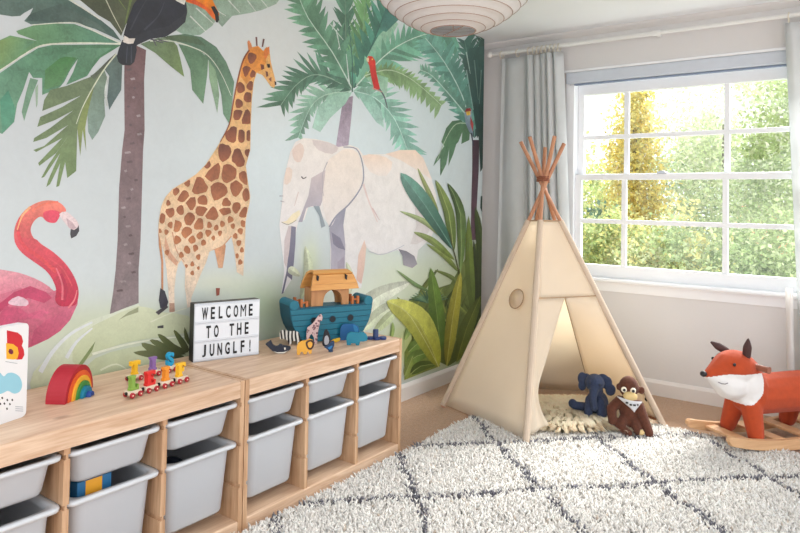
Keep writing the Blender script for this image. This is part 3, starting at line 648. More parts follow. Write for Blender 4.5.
# ---- undergrowth, left
g = Fig('painted_undergrowth', Lp+16)
g.poly([(31, 392), (33, 372), (45, 360), (58, 344), (72, 330), (90, 320), (112, 313), (138, 304), (138, 316), (120, 330), (96, 346), (80, 362), (60, 384)], (210, 217, 200), (198, 208, 176), smooth=2)
g.poly([(72, 352), (84, 332), (104, 320), (138, 306), (160, 312), (188, 316), (188, 332), (150, 338), (120, 344), (94, 354), (76, 366)], (202, 209, 180), (190, 199, 162), smooth=2)
g.poly([(86, 366), (110, 352), (150, 344), (188, 338), (188, 372), (150, 378), (96, 388)], (196, 205, 174), (182, 192, 154), smooth=2)
g.line([(92, 354), (120, 346), (150, 340), (186, 336)], 2.6, (222, 226, 206), 1.0); g.line([(40, 372), (52, 352), (70, 334), (92, 322)], 5, (216, 222, 222), 2.0); g.line([(66, 358), (76, 342), (92, 328)], 4, (214, 220, 220), 1.5)
g.poly([(118, 320), (128, 312), (138, 307), (138, 312), (126, 316)], (150, 156, 124)); g.line([(100, 370), (116, 364), (130, 372)], 2, (214, 220, 196), 1)
g.poly([(76, 367), (84, 356), (95, 341), (92, 350), (84, 362), (79, 368)], (112, 130, 84), (136, 152, 100))
for pts in ([(188, 360), (172, 352), (150, 350), (133, 352), (142, 356), (164, 360)], [(184, 356), (166, 350), (150, 344), (141, 343), (146, 350), (166, 356)], [(186, 354), (168, 346), (157, 340), (149, 340), (158, 348), (172, 354)], [(188, 352), (174, 344), (164, 336), (157, 334), (163, 343), (176, 352)], [(189, 350), (184, 340), (176, 331), (173, 331), (178, 342), (184, 352)], [(190, 346), (188, 336), (184, 327), (184, 338)]):
    g.poly(pts, (104, 112, 70), (66, 76, 52), ax=(1, 0), smooth=2)
g.poly([(155, 312), (166, 305), (168, 307), (158, 315)], (74, 70, 74)); g.poly([(157, 326), (163, 325), (163, 328), (157, 328)], (70, 70, 72))
g.line([(150, 322), (168, 314), (186, 308)], 1.4, (214, 218, 196), 0.6)
g.done(mural, m_soft)
# ---- undergrowth, right
g = Fig('painted_undergrowth', Lc+16)
for sp, w, c1, c2 in (([(352, 330), (372, 300), (410, 282)], 9, (226, 234, 212), (234, 240, 224)), ([(360, 332), (386, 310), (420, 300)], 7, (218, 230, 200), (230, 238, 218)), ([(300, 300), (308, 272), (305, 246)], 5, (220, 230, 196), (224, 234, 204)), ([(345, 300), (350, 280), (346, 262)], 4, (216, 224, 196), (222, 230, 206)), ([(372, 334), (388, 318), (398, 308)], 5, (200, 216, 170), (216, 228, 190)), ([(300, 276), (291, 270), (288, 268)], 4, (222, 230, 204), (224, 232, 208))):
    g.leaf(sp, w, c1, c2)
g.poly([(408, 300), (424, 292), (450, 284), (470, 250), (482, 236), (483, 344), (470, 352), (448, 366), (426, 356), (414, 340), (420, 320)], (126, 142, 78), (92, 108, 52))
g.poly([(404, 352), (412, 338), (424, 344), (440, 366), (424, 372), (404, 380)], (122, 142, 70), (150, 164, 84))
for k in range(26):
    bx = random.uniform(412, 482); by = random.uniform(300, 362); L = random.uniform(18, 46); an = random.uniform(-0.5, 0.45)
    g.leaf([(bx, by), (bx+L*0.5*math.sin(an), by-L*0.5*math.cos(an)), (bx+L*math.sin(an*1.5), by-L*math.cos(an))], random.uniform(1.2, 2.6), random.choice([(70, 86, 40), (54, 70, 36), (120, 138, 60), (146, 156, 74)]), random.choice([(90, 108, 52), (150, 164, 88)]))
for k in range(14):
    a = -2.9+k*0.2; g.line([(428, 302), (428+20*math.cos(a), 302+12*math.sin(a))], 2.6, random.choice([(84, 126, 96), (60, 98, 72), (110, 148, 110)]), 0.6)
g.leaf([(478, 330), (470, 280), (468, 216)], 5, (84, 104, 44), (126, 146, 66)); g.leaf([(481, 330), (482, 260), (475, 207)], 5.5, (60, 74, 34), (78, 96, 50)); g.leaf([(474, 330), (478, 290), (473, 240)], 3.5, (46, 58, 32), (64, 78, 40))
g.leaf([(458, 272), (444, 256), (426, 244)], 2.6, (120, 140, 66), (150, 166, 94)); g.leaf([(454, 260), (432, 241), (413, 232)], 3.4, (116, 138, 60), (164, 178, 112)); g.leaf([(452, 246), (426, 223), (399, 211)], 2.8, (140, 160, 92), (182, 196, 142))
g.leaf([(438, 212), (428, 192), (417, 168)], 2.4, (128, 144, 78), (170, 178, 116)); g.leaf([(453, 252), (448, 212), (435, 180)], 5.2, (92, 116, 52), (140, 158, 84), (176, 190, 120)); g.leaf([(460, 272), (460, 214), (447, 183)], 4.8, (110, 138, 70), (70, 92, 54), (150, 172, 110))
g.leaf([(453, 250), (425, 206), (400, 173)], 8.5, (52, 96, 78), (112, 166, 150), (120, 164, 150), peak=0.6)
g.line([(459, 276), (455, 258), (448, 232)], 1.6, (84, 88, 50), 1.0)
g.leaf([(430, 292), (414, 284), (396, 270)], 2.0, (92, 126, 72), (150, 174, 120)); g.leaf([(462, 292), (452, 278), (434, 270)], 2.2, (96, 116, 60), (140, 156, 90))
for sp, w, c1, c2 in (([(408, 352), (414, 346), (424, 338)], 5, (112, 146, 66), (140, 170, 90)), ([(406, 364), (416, 356), (430, 352)], 6, (136, 164, 84), (98, 132, 60)), ([(410, 374), (420, 366), (436, 364)], 5, (70, 92, 44), (110, 132, 62)), ([(404, 340), (408, 330), (412, 320)], 3, (150, 176, 100), (120, 150, 76)), ([(404, 376), (408, 366), (412, 356)], 3.5, (160, 176, 96), (130, 150, 70)), ([(390, 340), (392, 330), (392, 322)], 2, (140, 168, 92), (160, 186, 116))):
    g.leaf(sp, w, c1, c2, (170, 190, 120))
g.leaf([(440, 352), (436, 312), (430, 268)], 7.5, (84, 118, 42), (118, 152, 64), (140, 166, 84)); g.leaf([(456, 362), (466, 328), (480, 296)], 7, (112, 124, 46), (92, 106, 42), (140, 150, 70))
g.leaf([(446, 366), (452, 318), (460, 272)], 6.2, (158, 156, 56), (192, 186, 74), (204, 200, 106)); g.leaf([(438, 367), (418, 322), (386, 301)], 13, (178, 184, 66), (222, 224, 124), (206, 210, 120), peak=0.5)
g.line([(386, 301), (406, 312), (424, 340), (438, 367)], 0.8, (214, 218, 150), 0.6)
g.done(mural)

# ================================================================== STORAGE BENCHES
pineY = wood('pine_along', rgb(234, 205, 178), rgb(200, 160, 128), 'Y')
pineZ = wood('pine_upright', rgb(218, 180, 144), rgb(180, 134, 98), 'Z')
m_bin = mat('bin_plastic', rgb(206, 208, 213), 0.35, 0.012, 5.0, trans=0.12)
BL, BH, BX0, BX1 = 0.94, 0.52, 0.018, 0.455
PT = 0.018
GROOVES = [0.165, 0.305, 0.440]
def panel_profile(y0, y1, z0, z1, left, right):
    """upright board cross-section (y,z) with the runner grooves cut in"""
    g, d = 0.014, 0.006
    pts = [(y0, z0), (y1, z0)]
    if right:
        for z in GROOVES: pts += [(y1, z-g/2), (y1-d, z-g/2), (y1-d, z+g/2), (y1, z+g/2)]
    pts += [(y1, z1), (y0, z1)]
    if left:
        for z in reversed(GROOVES): pts += [(y0, z+g/2), (y0+d, z+g/2), (y0+d, z-g/2), (y0, z-g/2)]
    return pts
BAY = (BL-4*PT)/3
def make_bench(y0, label):
    t = thing('storage_bench', label, 'storage bench', (0, y0, 0), 0, 'pine storage benches along the mural wall')
    link('side_panel', prism(panel_profile(0, PT, 0, BH, False, True), BX0, BX1, 'x'), pineZ, t)
    link('side_panel', prism(panel_profile(BL-PT, BL, 0, BH, True, False), BX0, BX1, 'x'), pineZ, t)
    for k in (1, 2):
        a = k*(PT+BAY)
        link('divider', prism(panel_profile(a, a+PT, 0.046, BH-0.019, True, True), BX0+0.01, BX1-0.003, 'x'), pineZ, t)
    r = 0.007
    prof = [(BX0, BH-0.019), (BX1-0.02, BH-0.019), (BX1-0.02, BH-0.056), (BX1, BH-0.056)] + [(BX1-r+r*math.cos(a), BH-r+r*math.sin(a)) for a in (0, PI/8, PI/4, 3*PI/8, PI/2)] + [(BX0, BH)]
    link('top_board', prism(prof, PT+0.0006, BL-PT-0.0006, 'y'), pineY, t)
    prof = [(BX0, 0.030), (BX1-0.02, 0.030), (BX1-0.02, 0.0), (BX1, 0.0)] + [(BX1-0.004+0.004*math.cos(a), 0.042+0.004*math.sin(a)) for a in (0, PI/4, PI/2)] + [(BX0, 0.046)]
    link('bottom_board', prism(prof, PT+0.0006, BL-PT-0.0006, 'y'), pineY, t)
    link('back_panel', box(BX0-0.004, BX0, 0.004, BL-0.004, 0.0, BH-0.004), pineY, t)
    return t
bench_r = make_bench(-BL, 'low pine storage bench with six bins, under the ark and beside the teepee')
bench_l = make_bench(-2*BL-0.004, 'low pine storage bench nearer the camera, carrying the rainbow and letter train')
def bin_mesh(depth, width, rim_w, h):
    """local: front of rim at x=0, body towards -x; rim top at z=0"""
    w0, w1, wi = width/2-0.010, width/2, rim_w/2
    L = []
    fr = -0.014     # front wall set back under the rim
    L.append(rounded_rect(-depth+0.035, fr-0.022, -w0+0.006, w0-0.006, 0.03, -h))
    L.append(rounded_rect(-depth+0.030, fr-0.018, -w0, w0, 0.034, -h+0.008))
    L.append(rounded_rect(-depth+0.014, fr, -w1, w1, 0.036, -0.014))
    L.append(rounded_rect(-depth+0.001, -0.001, -wi+0.001, wi-0.001, 0.028, -0.012))
    L.append(rounded_rect(-depth, 0.0, -wi, wi, 0.028, -0.004))
    L.append(rounded_rect(-depth+0.004, -0.004, -wi+0.003, wi-0.003, 0.026, 0.0))
    L.append(rounded_rect(-depth+0.017, -0.019, -w1+0.003, w1-0.003, 0.034, 0.0))
    L.append(rounded_rect(-depth+0.020, fr-0.004, -w1+0.004, w1-0.004, 0.034, -0.016))
    L.append(rounded_rect(-depth+0.034, fr-0.022, -w0+0.004, w0-0.004, 0.032, -h+0.005))
    rim = loft(L[2:8], False, False); body = loft([L[0], L[1], L[2]], True, False); inner = loft([L[7], L[8]], False, True)
    bm = bmesh.new(); bm.from_mesh(body); bm.from_mesh(inner)
    bodym = bm_mesh(bm, recalc=False)
    for m in (rim, bodym): m.shade_smooth()
    return bodym, rim
BIN_S = bin_mesh(0.425, 0.252, 0.2965, 0.100)
BIN_D = bin_mesh(0.425, 0.252, 0.2965, 0.225)
m_rim = mat('bin_rim', rgb(214, 216, 220), 0.3, 0.01, 5.0)
pos = ['next to the teepee', 'in the middle bay', 'in the bay at the bench joint']
bins = {}
for bi, (b, y0, where) in enumerate(((bench_r, -BL, 'of the far bench'), (bench_l, -2*BL-0.004, 'of the near bench'))):
    for k in range(3):
        yc = y0+PT+BAY/2+k*(PT+BAY)
        bay = [('at the bench joint', 'in the middle', 'nearest the teepee'), ('at the picture edge', 'below the rainbow', 'below the letter train')][bi][k]
        for mesh, z, kind in ((BIN_S, GROOVES[2]+0.006, 'shallow'), (BIN_D, GROOVES[1]+0.006, 'deep')):
            row = 'upper' if kind == 'shallow' else 'lower'
            t = thing('storage_bin', '%s grey plastic bin %s, %s' % (kind, bay, where), 'storage bin', (BX1-0.002, yc, z), 0, 'pale grey %s storage bins in the benches' % kind)
            link('body', mesh[0], m_bin, t); link('rim', mesh[1], m_rim, t)
            bins[(bi, k, kind)] = t
# things in the bins
def bin_floor(bi, k): return (-BL if bi == 0 else -2*BL-0.004)+PT+BAY/2+k*(PT+BAY)
zb = GROOVES[1]+0.006-0.225+0.006
m_gb = mat('game_box_blue', rgb(38, 104, 150), 0.4, 0.05, 20); m_go = mat('game_box_orange', rgb(228, 160, 44), 0.4, 0.05, 20)
m_dark = mat('dark_lining', rgb(44, 38, 42), 0.7, 0.1, 20); m_navy = mat('navy_cloth', rgb(34, 44, 66), 0.9, 0.15, 25, 0.4, 90)
y = bin_floor(1, 1)
t = thing('game_box', 'blue and orange game box standing inside the bin below the rainbow', 'box', (0.385, y-0.044, zb), 0)
link('carton', box(-0.02, 0.02, -0.052, 0.052, 0, 0.247, 0.002), m_gb, t); link('label_panel', box(0.0201, 0.0212, -0.028, 0.022, 0.10, 0.246), m_go, t)
def cloth_lump(label, name, c, r, m, seed):
    random.seed(seed)
    es = [((random.uniform(-r[0], r[0])*0.5, random.uniform(-r[1], r[1])*0.5, r[2]*random.uniform(0.8, 1.05)), (r[0]*0.55, r[1]*0.55, r[2]*0.75)) for _ in range(7)]+[((0, 0, r[2]*0.7), (r[0]*0.9, r[1]*0.9, r[2]*0.69))]
    o = link(name, blob(es, voxel=0.009, smooth=4), m, None); o.location = c
    return tag(o, label, 'toy cloth')
cloth_lump('crumpled navy cloth filling the bin below the letter train', 'folded_cloth', (0.26, bin_floor(1, 2), zb), (0.15, 0.10, 0.085), m_navy, 3)
cloth_lump('dark grey cloth inside the bin at the picture edge', 'folded_cloth', (0.26, bin_floor(1, 0), zb), (0.15, 0.10, 0.08), m_dark, 4)
cloth_lump('dark brown cloth inside the bin at the bench joint', 'folded_cloth', (0.26, bin_floor(0, 0), zb), (0.15, 0.10, 0.08), mat('brown_cloth', rgb(70, 44, 38), 0.9, 0.15, 25), 5)

# ================================================================== THINGS ON THE BENCHES
TOP = BH+0.0005
def face_camera_angle(P):
    d = np.array(P[:2])-CAM[:2]; return math.atan2(d[1], d[0])-PI/2      # local +y points away from camera
# ---- light box
p0 = onz(193, 363, BH); p1 = onz(259, 354.5, BH); ang = math.atan2(p1[1]-p0[1], p1[0]-p0[0]); LW = float(np.linalg.norm(p1-p0)); LH = 0.222
t = thing('light_box', 'black framed light box sign reading welcome to the jungle', 'light box', (p0[0], p0[1], TOP), ang)
m_black = mat('black_plastic', rgb(26, 26, 30), 0.4, 0.05); m_panel = mat('lightbox_panel', rgb(226, 230, 236), 0.3, 0.01, 5); m_rail = mat('clear_rail', rgb(216, 220, 227), 0.25, 0.01, 5)
link('case', box(0, LW, 0.003, 0.048, 0, LH, 0.002), m_black, t)
link('frame_edge', box(0.001, LW-0.001, 0.001, 0.0032, 0.0005, LH-0.0005), mat('frame_edge', rgb(196, 200, 206), 0.4, 0.01), t)
for k in range(3):
    z0 = 0.005+k*(LH-0.010)/3; z1 = z0+(LH-0.010)/3
    pn = link('panel', box(0.004, LW-0.004, -0.0008, 0.0012, z0+0.001, z1-0.001), m_panel, t)
    link('letter_rail', box(0.004, LW-0.004, -0.0022, -0.0006, z0+0.001, z0+0.007), m_rail, pn)
    link('letter_rail', box(0.004, LW-0.004, -0.0022, -0.0006, z1-0.006, z1-0.001), m_rail, pn)
def put_text(s, parent, x, z, y, cap, m, wid, pitch, name='letter'):
    n = len(s)
    for i, ch in enumerate(s):
        if ch == ' ': continue
        me = text_mesh(ch, 0.06, 0.0003, 1.0, 0.0 if ch == 'M' else 0.0015)
        co = np.array([v.co[:] for v in me.vertices]); lo, hi = co.min(0), co.max(0)
        w = {'I': 0.3, '!': 0.26, 'M': 1.25, 'W': 1.3, 'J': 0.8, 'L': 0.85, 'E': 0.88, 'F': 0.85}.get(ch, 1.0)*wid
        me.transform(Matrix.Translation((x+(i-(n-1)/2)*pitch, y, z)) @ Matrix.Rotation(PI/2, 4, 'X') @ Matrix.Diagonal((w/(hi[0]-lo[0]), cap/(hi[1]-lo[1]), 1, 1)) @ Matrix.Translation((-(hi[0]+lo[0])/2, -lo[1], 0)))
        link(name, me, m, parent)
m_ink = mat('black_ink', rgb(24, 24, 28), 0.5, 0.02)
rowh = (LH-0.010)/3
put_text('WELCOME', t, LW*0.50, 0.005+2*rowh+0.012, -0.0026, 0.047, m_ink, 0.0185, 0.0315)
put_text('TO THE', t, LW*0.50, 0.005+1*rowh+0.012, -0.0026, 0.047, m_ink, 0.0185, 0.0315)
put_text('JUNGLF!', t, LW*0.50, 0.005+0*rowh+0.012, -0.0026, 0.047, m_ink, 0.0185, 0.0315)

# ---- rainbow
p = onz(65, 405, BH)
ax_n = np.array([0.81, 0.59]); ax_w = np.array([-0.59, 0.81])     # outward normal of the arch face; along the arch width
R0, DEP = 0.094, 0.060
cen_r = p[:2]+ax_w*R0-ax_n*DEP
t = thing('rainbow_stacker', 'wooden stacking rainbow in red, orange, yellow, green, teal and blue', 'toy', (cen_r[0], cen_r[1], TOP), math.atan2(ax_w[1], ax_w[0]))
rc = [(176, 30, 46), (226, 92, 40), (240, 178, 52), (64, 140, 66), (24, 128, 160), (36, 74, 150)]
R_ = R0; th = 0.0152
for i, c in enumerate(rc):
    m = mat('rainbow_%d' % i, rgb(*c), 0.55, 0.06, 25)
    r1, r0 = R_, max(R_-th, 0.0); n = 24
    pts = [(r1*math.cos(PI*k/n), r1*math.sin(PI*k/n)) for k in range(n+1)]
    pts += [(r0*math.cos(PI*k/n), r0*math.sin(PI*k/n)) for k in range(n, -1, -1)] if i < 5 else []
    off = [0.0, 0.004, 0.009, 0.015, 0.026, 0.040][i]
    o = link('arch', prism(pts, -off-DEP+0.0, -off, 'y', 0.0015), m, t); o['label'] = ['dark red', 'orange', 'yellow', 'green', 'teal', 'blue'][i]+' arch'
    R_ = r0-0.0006

# ---- board book / card with the letter B
p0 = onz(26, 416, BH); p1 = onz(0, 425, BH); dv = (p1-p0)[:2]; dv /= np.linalg.norm(dv)
CWd, CHt = 0.20, 0.262
t = thing('alphabet_box', 'white picture box with a letter B and a blue rain cloud', 'toy box', (p0[0], p0[1], TOP), math.atan2(-dv[1], -dv[0]))
m_card = mat('card_white', rgb(236, 236, 238), 0.45, 0.01, 6)
rr = [(u, v) for u, v, _ in rounded_rect(-CWd, 0, 0, CHt, 0.012, 0)]
link('cover', prism(rr, 0.0, 0.030, 'y', 0.001), m_card, t)
sc = scale_at([p0[0], p0[1], 0.6])
def card_poly(name, pts_px, m, lay, smooth=0):
    # photo pixels -> card face (metres), measured from its lower right corner
    P = []
    for (x, y) in pts_px:
        fx = (x-(26+(416-y)*0.055))/ (26/ float(np.linalg.norm((p1-p0)[:2]))); fz = (416-y-(26-x)*0.0)/ (91.0/CHt)
        P.append((fx, fz+(26-x)*0.0014))
    if smooth: P = [tuple(q) for q in catmull(P, smooth)]
    return link(name, prism(P, -0.0004-lay*0.0003, 0.0005, 'y'), m, t)
m_bred = mat('print_red', rgb(206, 36, 48), 0.5, 0.02); m_byel = mat('print_yellow', rgb(242, 176, 44), 0.5, 0.02); m_bcl = mat('print_cloud', rgb(150, 204, 222), 0.5, 0.02); m_bpur = mat('print_purple', rgb(120, 30, 60), 0.5, 0.02)
card_poly('letter_print', [(8, 337), (19, 336), (23, 338), (24.5, 343), (23, 347.5), (25, 351), (25.5, 356), (23, 361), (18, 362.5), (8, 363)], m_bred, 0)
card_poly('letter_print', [(7, 364.5), (7, 349.5), (14, 348.5), (18.5, 350.5), (19.5, 356), (18, 361.5), (14, 363.5)], m_byel, 1)
card_poly('letter_print', [(9, 357), (10, 354.3), (12, 353.8), (13.8, 355), (13.8, 357.5), (12, 359), (10, 358.8)], m_bpur, 2)
card_poly('cloud_print', [(-14, 386), (-12, 380), (-6, 377), (0, 379), (4, 382), (8, 378), (14, 376.5), (20, 379), (22.5, 386), (20, 393), (14, 396.5), (8, 395), (3, 398), (-4, 401), (-12, 398)], m_bcl, 0, 3)
for (x, y) in ((-6, 408), (-1, 405), (2, 403), (7, 404), (12, 403), (4, 408), (9.5, 407.5), (0, 409), (6.5, 412.5), (-3, 413)):
    card_poly('rain_dot_print', [(x-1, y), (x, y-1.3), (x+1, y), (x, y+1.3)], m_ink, 0)
for k in range(3): card_poly('small_print', [(15, 408.5+k*2), (23, 407.5+k*2), (23, 408.2+k*2), (15, 409.2+k*2)], mat('print_grey', rgb(180, 184, 190), 0.5, 0.02), 0)
card_poly('small_print', [(6, 367), (18, 366), (18, 366.7), (6, 367.7)], mat('print_grey', rgb(180, 184, 190), 0.5), 0)

# ---- letter train
LET = {
 'L': [(0, 0), (0.72, 0), (0.72, 0.36), (0.60, 0.36), (0.54, 0.18), (0.36, 0.18), (0.36, 0.86), (0.46, 0.86), (0.46, 1), (0, 1), (0, 0.86), (0.1, 0.86), (0.1, 0.14), (0, 0.14)],
 'E': [(0, 0), (0.8, 0), (0.84, 0.34), (0.70, 0.34), (0.62, 0.17), (0.37, 0.17), (0.37, 0.43), (0.52, 0.43), (0.52, 0.34), (0.62, 0.34), (0.62, 0.68), (0.52, 0.68), (0.52, 0.58), (0.37, 0.58), (0.37, 0.84), (0.60, 0.84), (0.68, 0.70), (0.80, 0.70), (0.78, 1), (0, 1), (0, 0.86), (0.1, 0.86), (0.1, 0.14), (0, 0.14)],
 'I': [(0, 0), (0.56, 0), (0.56, 0.16), (0.42, 0.2), (0.42, 0.8), (0.56, 0.84), (0.56, 1), (0, 1), (0, 0.84), (0.14, 0.8), (0.14, 0.2), (0, 0.16)],
 'F': [(0, 0), (0.5, 0), (0.5, 0.14), (0.38, 0.16), (0.38, 0.42), (0.52, 0.42), (0.52, 0.33), (0.62, 0.33), (0.62, 0.67), (0.52, 0.67), (0.52, 0.58), (0.38, 0.58), (0.38, 0.84), (0.60, 0.84), (0.66, 0.68), (0.78, 0.68), (0.76, 1), (0, 1), (0, 0.86), (0.1, 0.86), (0.1, 0.14), (0, 0.14)],
 'T': [(0.16, 0), (0.64, 0), (0.64, 0.13), (0.53, 0.16), (0.53, 0.82), (0.66, 0.82), (0.70, 0.68), (0.80, 0.68), (0.80, 1), (0, 1), (0, 0.68), (0.10, 0.68), (0.14, 0.82), (0.27, 0.82), (0.27, 0.16), (0.16, 0.13)],
}
m_wag = mat('wagon_pine', rgb(232, 214, 190), 0.5, 0.05, 40); m_whl = mat('wheel_red', rgb(176, 34, 48), 0.4, 0.05, 40); m_mag = mat('magnet_metal', rgb(60, 60, 64), 0.3, 0.05, metal=0.7)
WLEN = 0.058
def wagon(ch, col, P, ang, label):
    """local: +x along the train, -y towards the viewer"""
    t = thing('letter_wagon', label, 'toy wagon', (P[0], P[1], TOP), ang, 'wagons of the wooden letter train')
    link('chassis', box(-0.025, 0.025, -0.012, 0.012, 0.009, 0.021, 0.002), m_wag, t)
    for sx in (-1, 1):
        for sy in (-1, 1):
            w = link('wheel', disc(0.0085, 0.006, 'y', 18, (sx*0.0155, sy*0.0152, 0.0087), 0.001), m_whl, t)
            link('axle_cap', disc(0.0025, 0.0015, 'y', 8, (sx*0.0155, sy*0.0188, 0.0087)), m_wag, w)
        link('magnet', disc(0.0052, 0.004, 'x', 14, (sx*0.0268, 0, 0.0145)), m_mag, t)
    m = mat('letter_'+'_'.join(map(str, col)), rgb(*col), 0.45, 0.05, 30)
    h = 0.045
    if ch == 'S':
        me = text_mesh('S', 0.060, 0.0075, 0.95, 0.003); me.transform(Matrix.Translation((0, 0, 0.0220)) @ Matrix.Rotation(PI/2, 4, 'X'))
        zmin = min(v.co.z for v in me.vertices); me.transform(Matrix.Translation((0, 0, 0.0212-zmin)))
    else:
        pts = LET[ch]; wmax = max(p[0] for p in pts)
        me = prism([((u-wmax/2)*h, v*h+0.0212) for u, v in pts], -0.008, 0.008, 'y', 0.0012)
    link('letter', me, m, t)
    return t
fa, fb = onz(130, 399.5, BH), onz(189, 381.5, BH)
front = [('L', (132, 168, 72), 'wooden wagon with light green letter L, front row of the train'), ('E', (222, 44, 40), 'wooden wagon with red letter E in the front row'), ('I', (238, 148, 44), 'wooden wagon with orange letter I in the front row'), ('F', (244, 190, 44), 'wooden wagon with yellow letter F, nearest the light box')]
d = (fb-fa)[:2]; L = np.linalg.norm(d); d /= L; a = math.atan2(d[1], d[0])
nrm = np.array([-d[1], d[0]])
for i, (ch, c, lb) in enumerate(front):
    q = fa[:2]+d*(0.025+i*(L-0.050)/3)+nrm*0.016
    wagon(ch, c, q, a, lb)
ba, bb = onz(131, 383, BH), onz(178, 371, BH)
d = (bb-ba)[:2]; L = np.linalg.norm(d); d /= L; a2 = math.atan2(d[1], d[0]); nrm = np.array([-d[1], d[0]])
for i, (ch, c, lb) in enumerate([('T', (246, 192, 36), 'wooden wagon with yellow letter T, back row of the train'), ('I', (140, 104, 170), 'wooden wagon with purple letter I in the back row'), ('S', (24, 160, 206), 'wooden wagon with turquoise letter S in the back row')]):
    q = ba[:2]+d*(0.025+i*(L-0.050)/2)+nrm*0.016
    wagon(ch, c, q, a2, lb)

# ---- ark
ac = np.array([0.246, -0.248]); aang = math.atan2(0.30, 0.124)
t = thing('toy_ark', 'teal wooden toy ark with a brown house and roof on deck', 'toy boat', (ac[0], ac[1], TOP), aang)
t.scale = (1.0, 1.0, 0.945)
m_teal = mat('ark_teal', rgb(18, 108, 130), 0.5, 0.07, 30); m_teal2 = mat('ark_teal_dark', rgb(14, 80, 102), 0.55, 0.07, 30)
m_ho = wood('ark_house', rgb(196, 142, 92), rgb(172, 116, 72), 'Z', knots=False); m_ro = wood('ark_roof', rgb(224, 166, 94), rgb(206, 142, 74), 'X', knots=False); m_post = mat('ark_post', rgb(184, 104, 50), 0.5, 0.08, 40)
HL = [(-0.135, 0.0), (-0.165, 0.035), (-0.188, 0.075), (-0.200, 0.115), (-0.205, 0.150), (-0.208, 0.172), (-0.204, 0.188), (-0.193, 0.197), (-0.178, 0.195), (-0.166, 0.184), (-0.160, 0.166), (-0.150, 0.158)]
hull = HL+[(-x, z) for x, z in reversed(HL)]
link('hull', prism(hull, 0.0, 0.115, 'y', 0.002), m_teal2, t)
def hull_x(z):
    zz = [p[1] for p in HL[:6]]; xx = [-p[0] for p in HL[:6]]; return float(np.interp(z, zz, xx))
zs = [0.002, 0.028, 0.054, 0.080, 0.106, 0.132, 0.157]
for i in range(6):
    za, zb_ = zs[i], zs[i+1]-0.0025
    pl = prism([(-hull_x(za)+0.002, za), (hull_x(za)-0.002, za), (hull_x(zb_)-0.002, zb_), (-hull_x(zb_)+0.002, zb_)], -0.003, 0.001, 'y', 0.0008)
    link('plank', pl, m_teal, t)
for s in (-1, 1): link('curl', disc(0.0225, 0.121, 'y', 20, (s*0.185, 0.0575, 0.1765), 0.002), m_teal, t)
for x in (-0.092, 0.0, 0.090):
    ph = link('porthole', disc(0.0165, 0.0032, 'y', 20, (x, -0.0035, 0.100), 0.0006), m_teal2, t)
    link('opening', disc(0.0142, 0.0032, 'y', 20, (x, -0.0046, 0.100)), mat('porthole_dark', rgb(18, 26, 34), 0.6, 0.02), ph)
link('deck', box(-0.158, 0.158, 0.004, 0.111, 0.156, 0.1605), m_teal, t)
# house with arch
hx0, hx1, hz0, hz1 = -0.094, 0.094, 0.1605, 0.245
arch = [(hx0, hz0), (-0.037, hz0)] + [(0.012-0.046*math.cos(PI*k/14), hz0+0.028+0.046*math.sin(PI*k/14)) for k in range(15)] + [(0.060, hz0), (hx1, hz0), (hx1, hz1), (hx0, hz1)]
link('house_wall', prism(arch, 0.022, 0.034, 'y', 0.001), m_ho, t); link('house_wall', prism(arch, 0.086, 0.098, 'y', 0.001), m_ho, t)
for x0, x1 in ((hx0, hx0+0.012), (hx1-0.012, hx1)): link('house_side', box(x0, x1, 0.034, 0.086, hz0, hz1), m_ho, t)
rp = [(0.010, 0.236), (0.015, 0.262), (0.027, 0.304), (0.045, 0.316), (0.077, 0.316), (0.095, 0.304), (0.107, 0.262), (0.112, 0.236)]
def roof_piece(i):
    (y0, z0), (y1, z1) = rp[i], rp[i+1]; e0 = [0.128, 0.122, 0.106, 0.094, 0.094, 0.106, 0.122, 0.128]
    n = np.array([-(z1-z0), (y1-y0)]); n = n/np.linalg.norm(n)*0.010
    bm = bmesh.new(); V = []
    for (yy, zz, ex) in ((y0, z0, e0[i]), (y1, z1, e0[i+1])):
        for s in (-1, 1):
            V.append(bm.verts.new((s*ex+0.006 if s > 0 else -ex*0.84+0.002, yy, zz))); V.append(bm.verts.new((s*ex+0.006 if s > 0 else -ex*0.84+0.002, yy+n[0], zz+n[1])))
    for q in ((0, 1, 3, 2), (4, 6, 7, 5), (0, 2, 6, 4), (1, 5, 7, 3), (0, 4, 5, 1), (2, 3, 7, 6)): bm.faces.new([V[k] for k in q])
    return bm_mesh(bm)
for i in range(7): link('roof_board', roof_piece(i), m_ro, t)
for x in (-0.072, 0.070): link('roof_hinge', prism([(x-0.004, 0.286), (x+0.003, 0.281), (x+0.006, 0.302), (x-0.002, 0.308)], 0.005, 0.026, 'y'), mat('porthole_dark', rgb(18, 26, 34)), t)
for xs in ((-0.142, -0.116), (0.112, 0.140)):
    for x in xs:
        for y in (0.022, 0.094): link('rail_post', box(x-0.006, x+0.006, y-0.006, y+0.006, 0.1605, 0.198 if x != xs[1] or xs[0] > 0 else 0.188, 0.001), m_post, t)
    for y in (0.022, 0.094): link('rail', box(xs[0], xs[1], y-0.003, y+0.003, 0.178, 0.186, 0.001), m_post, t)

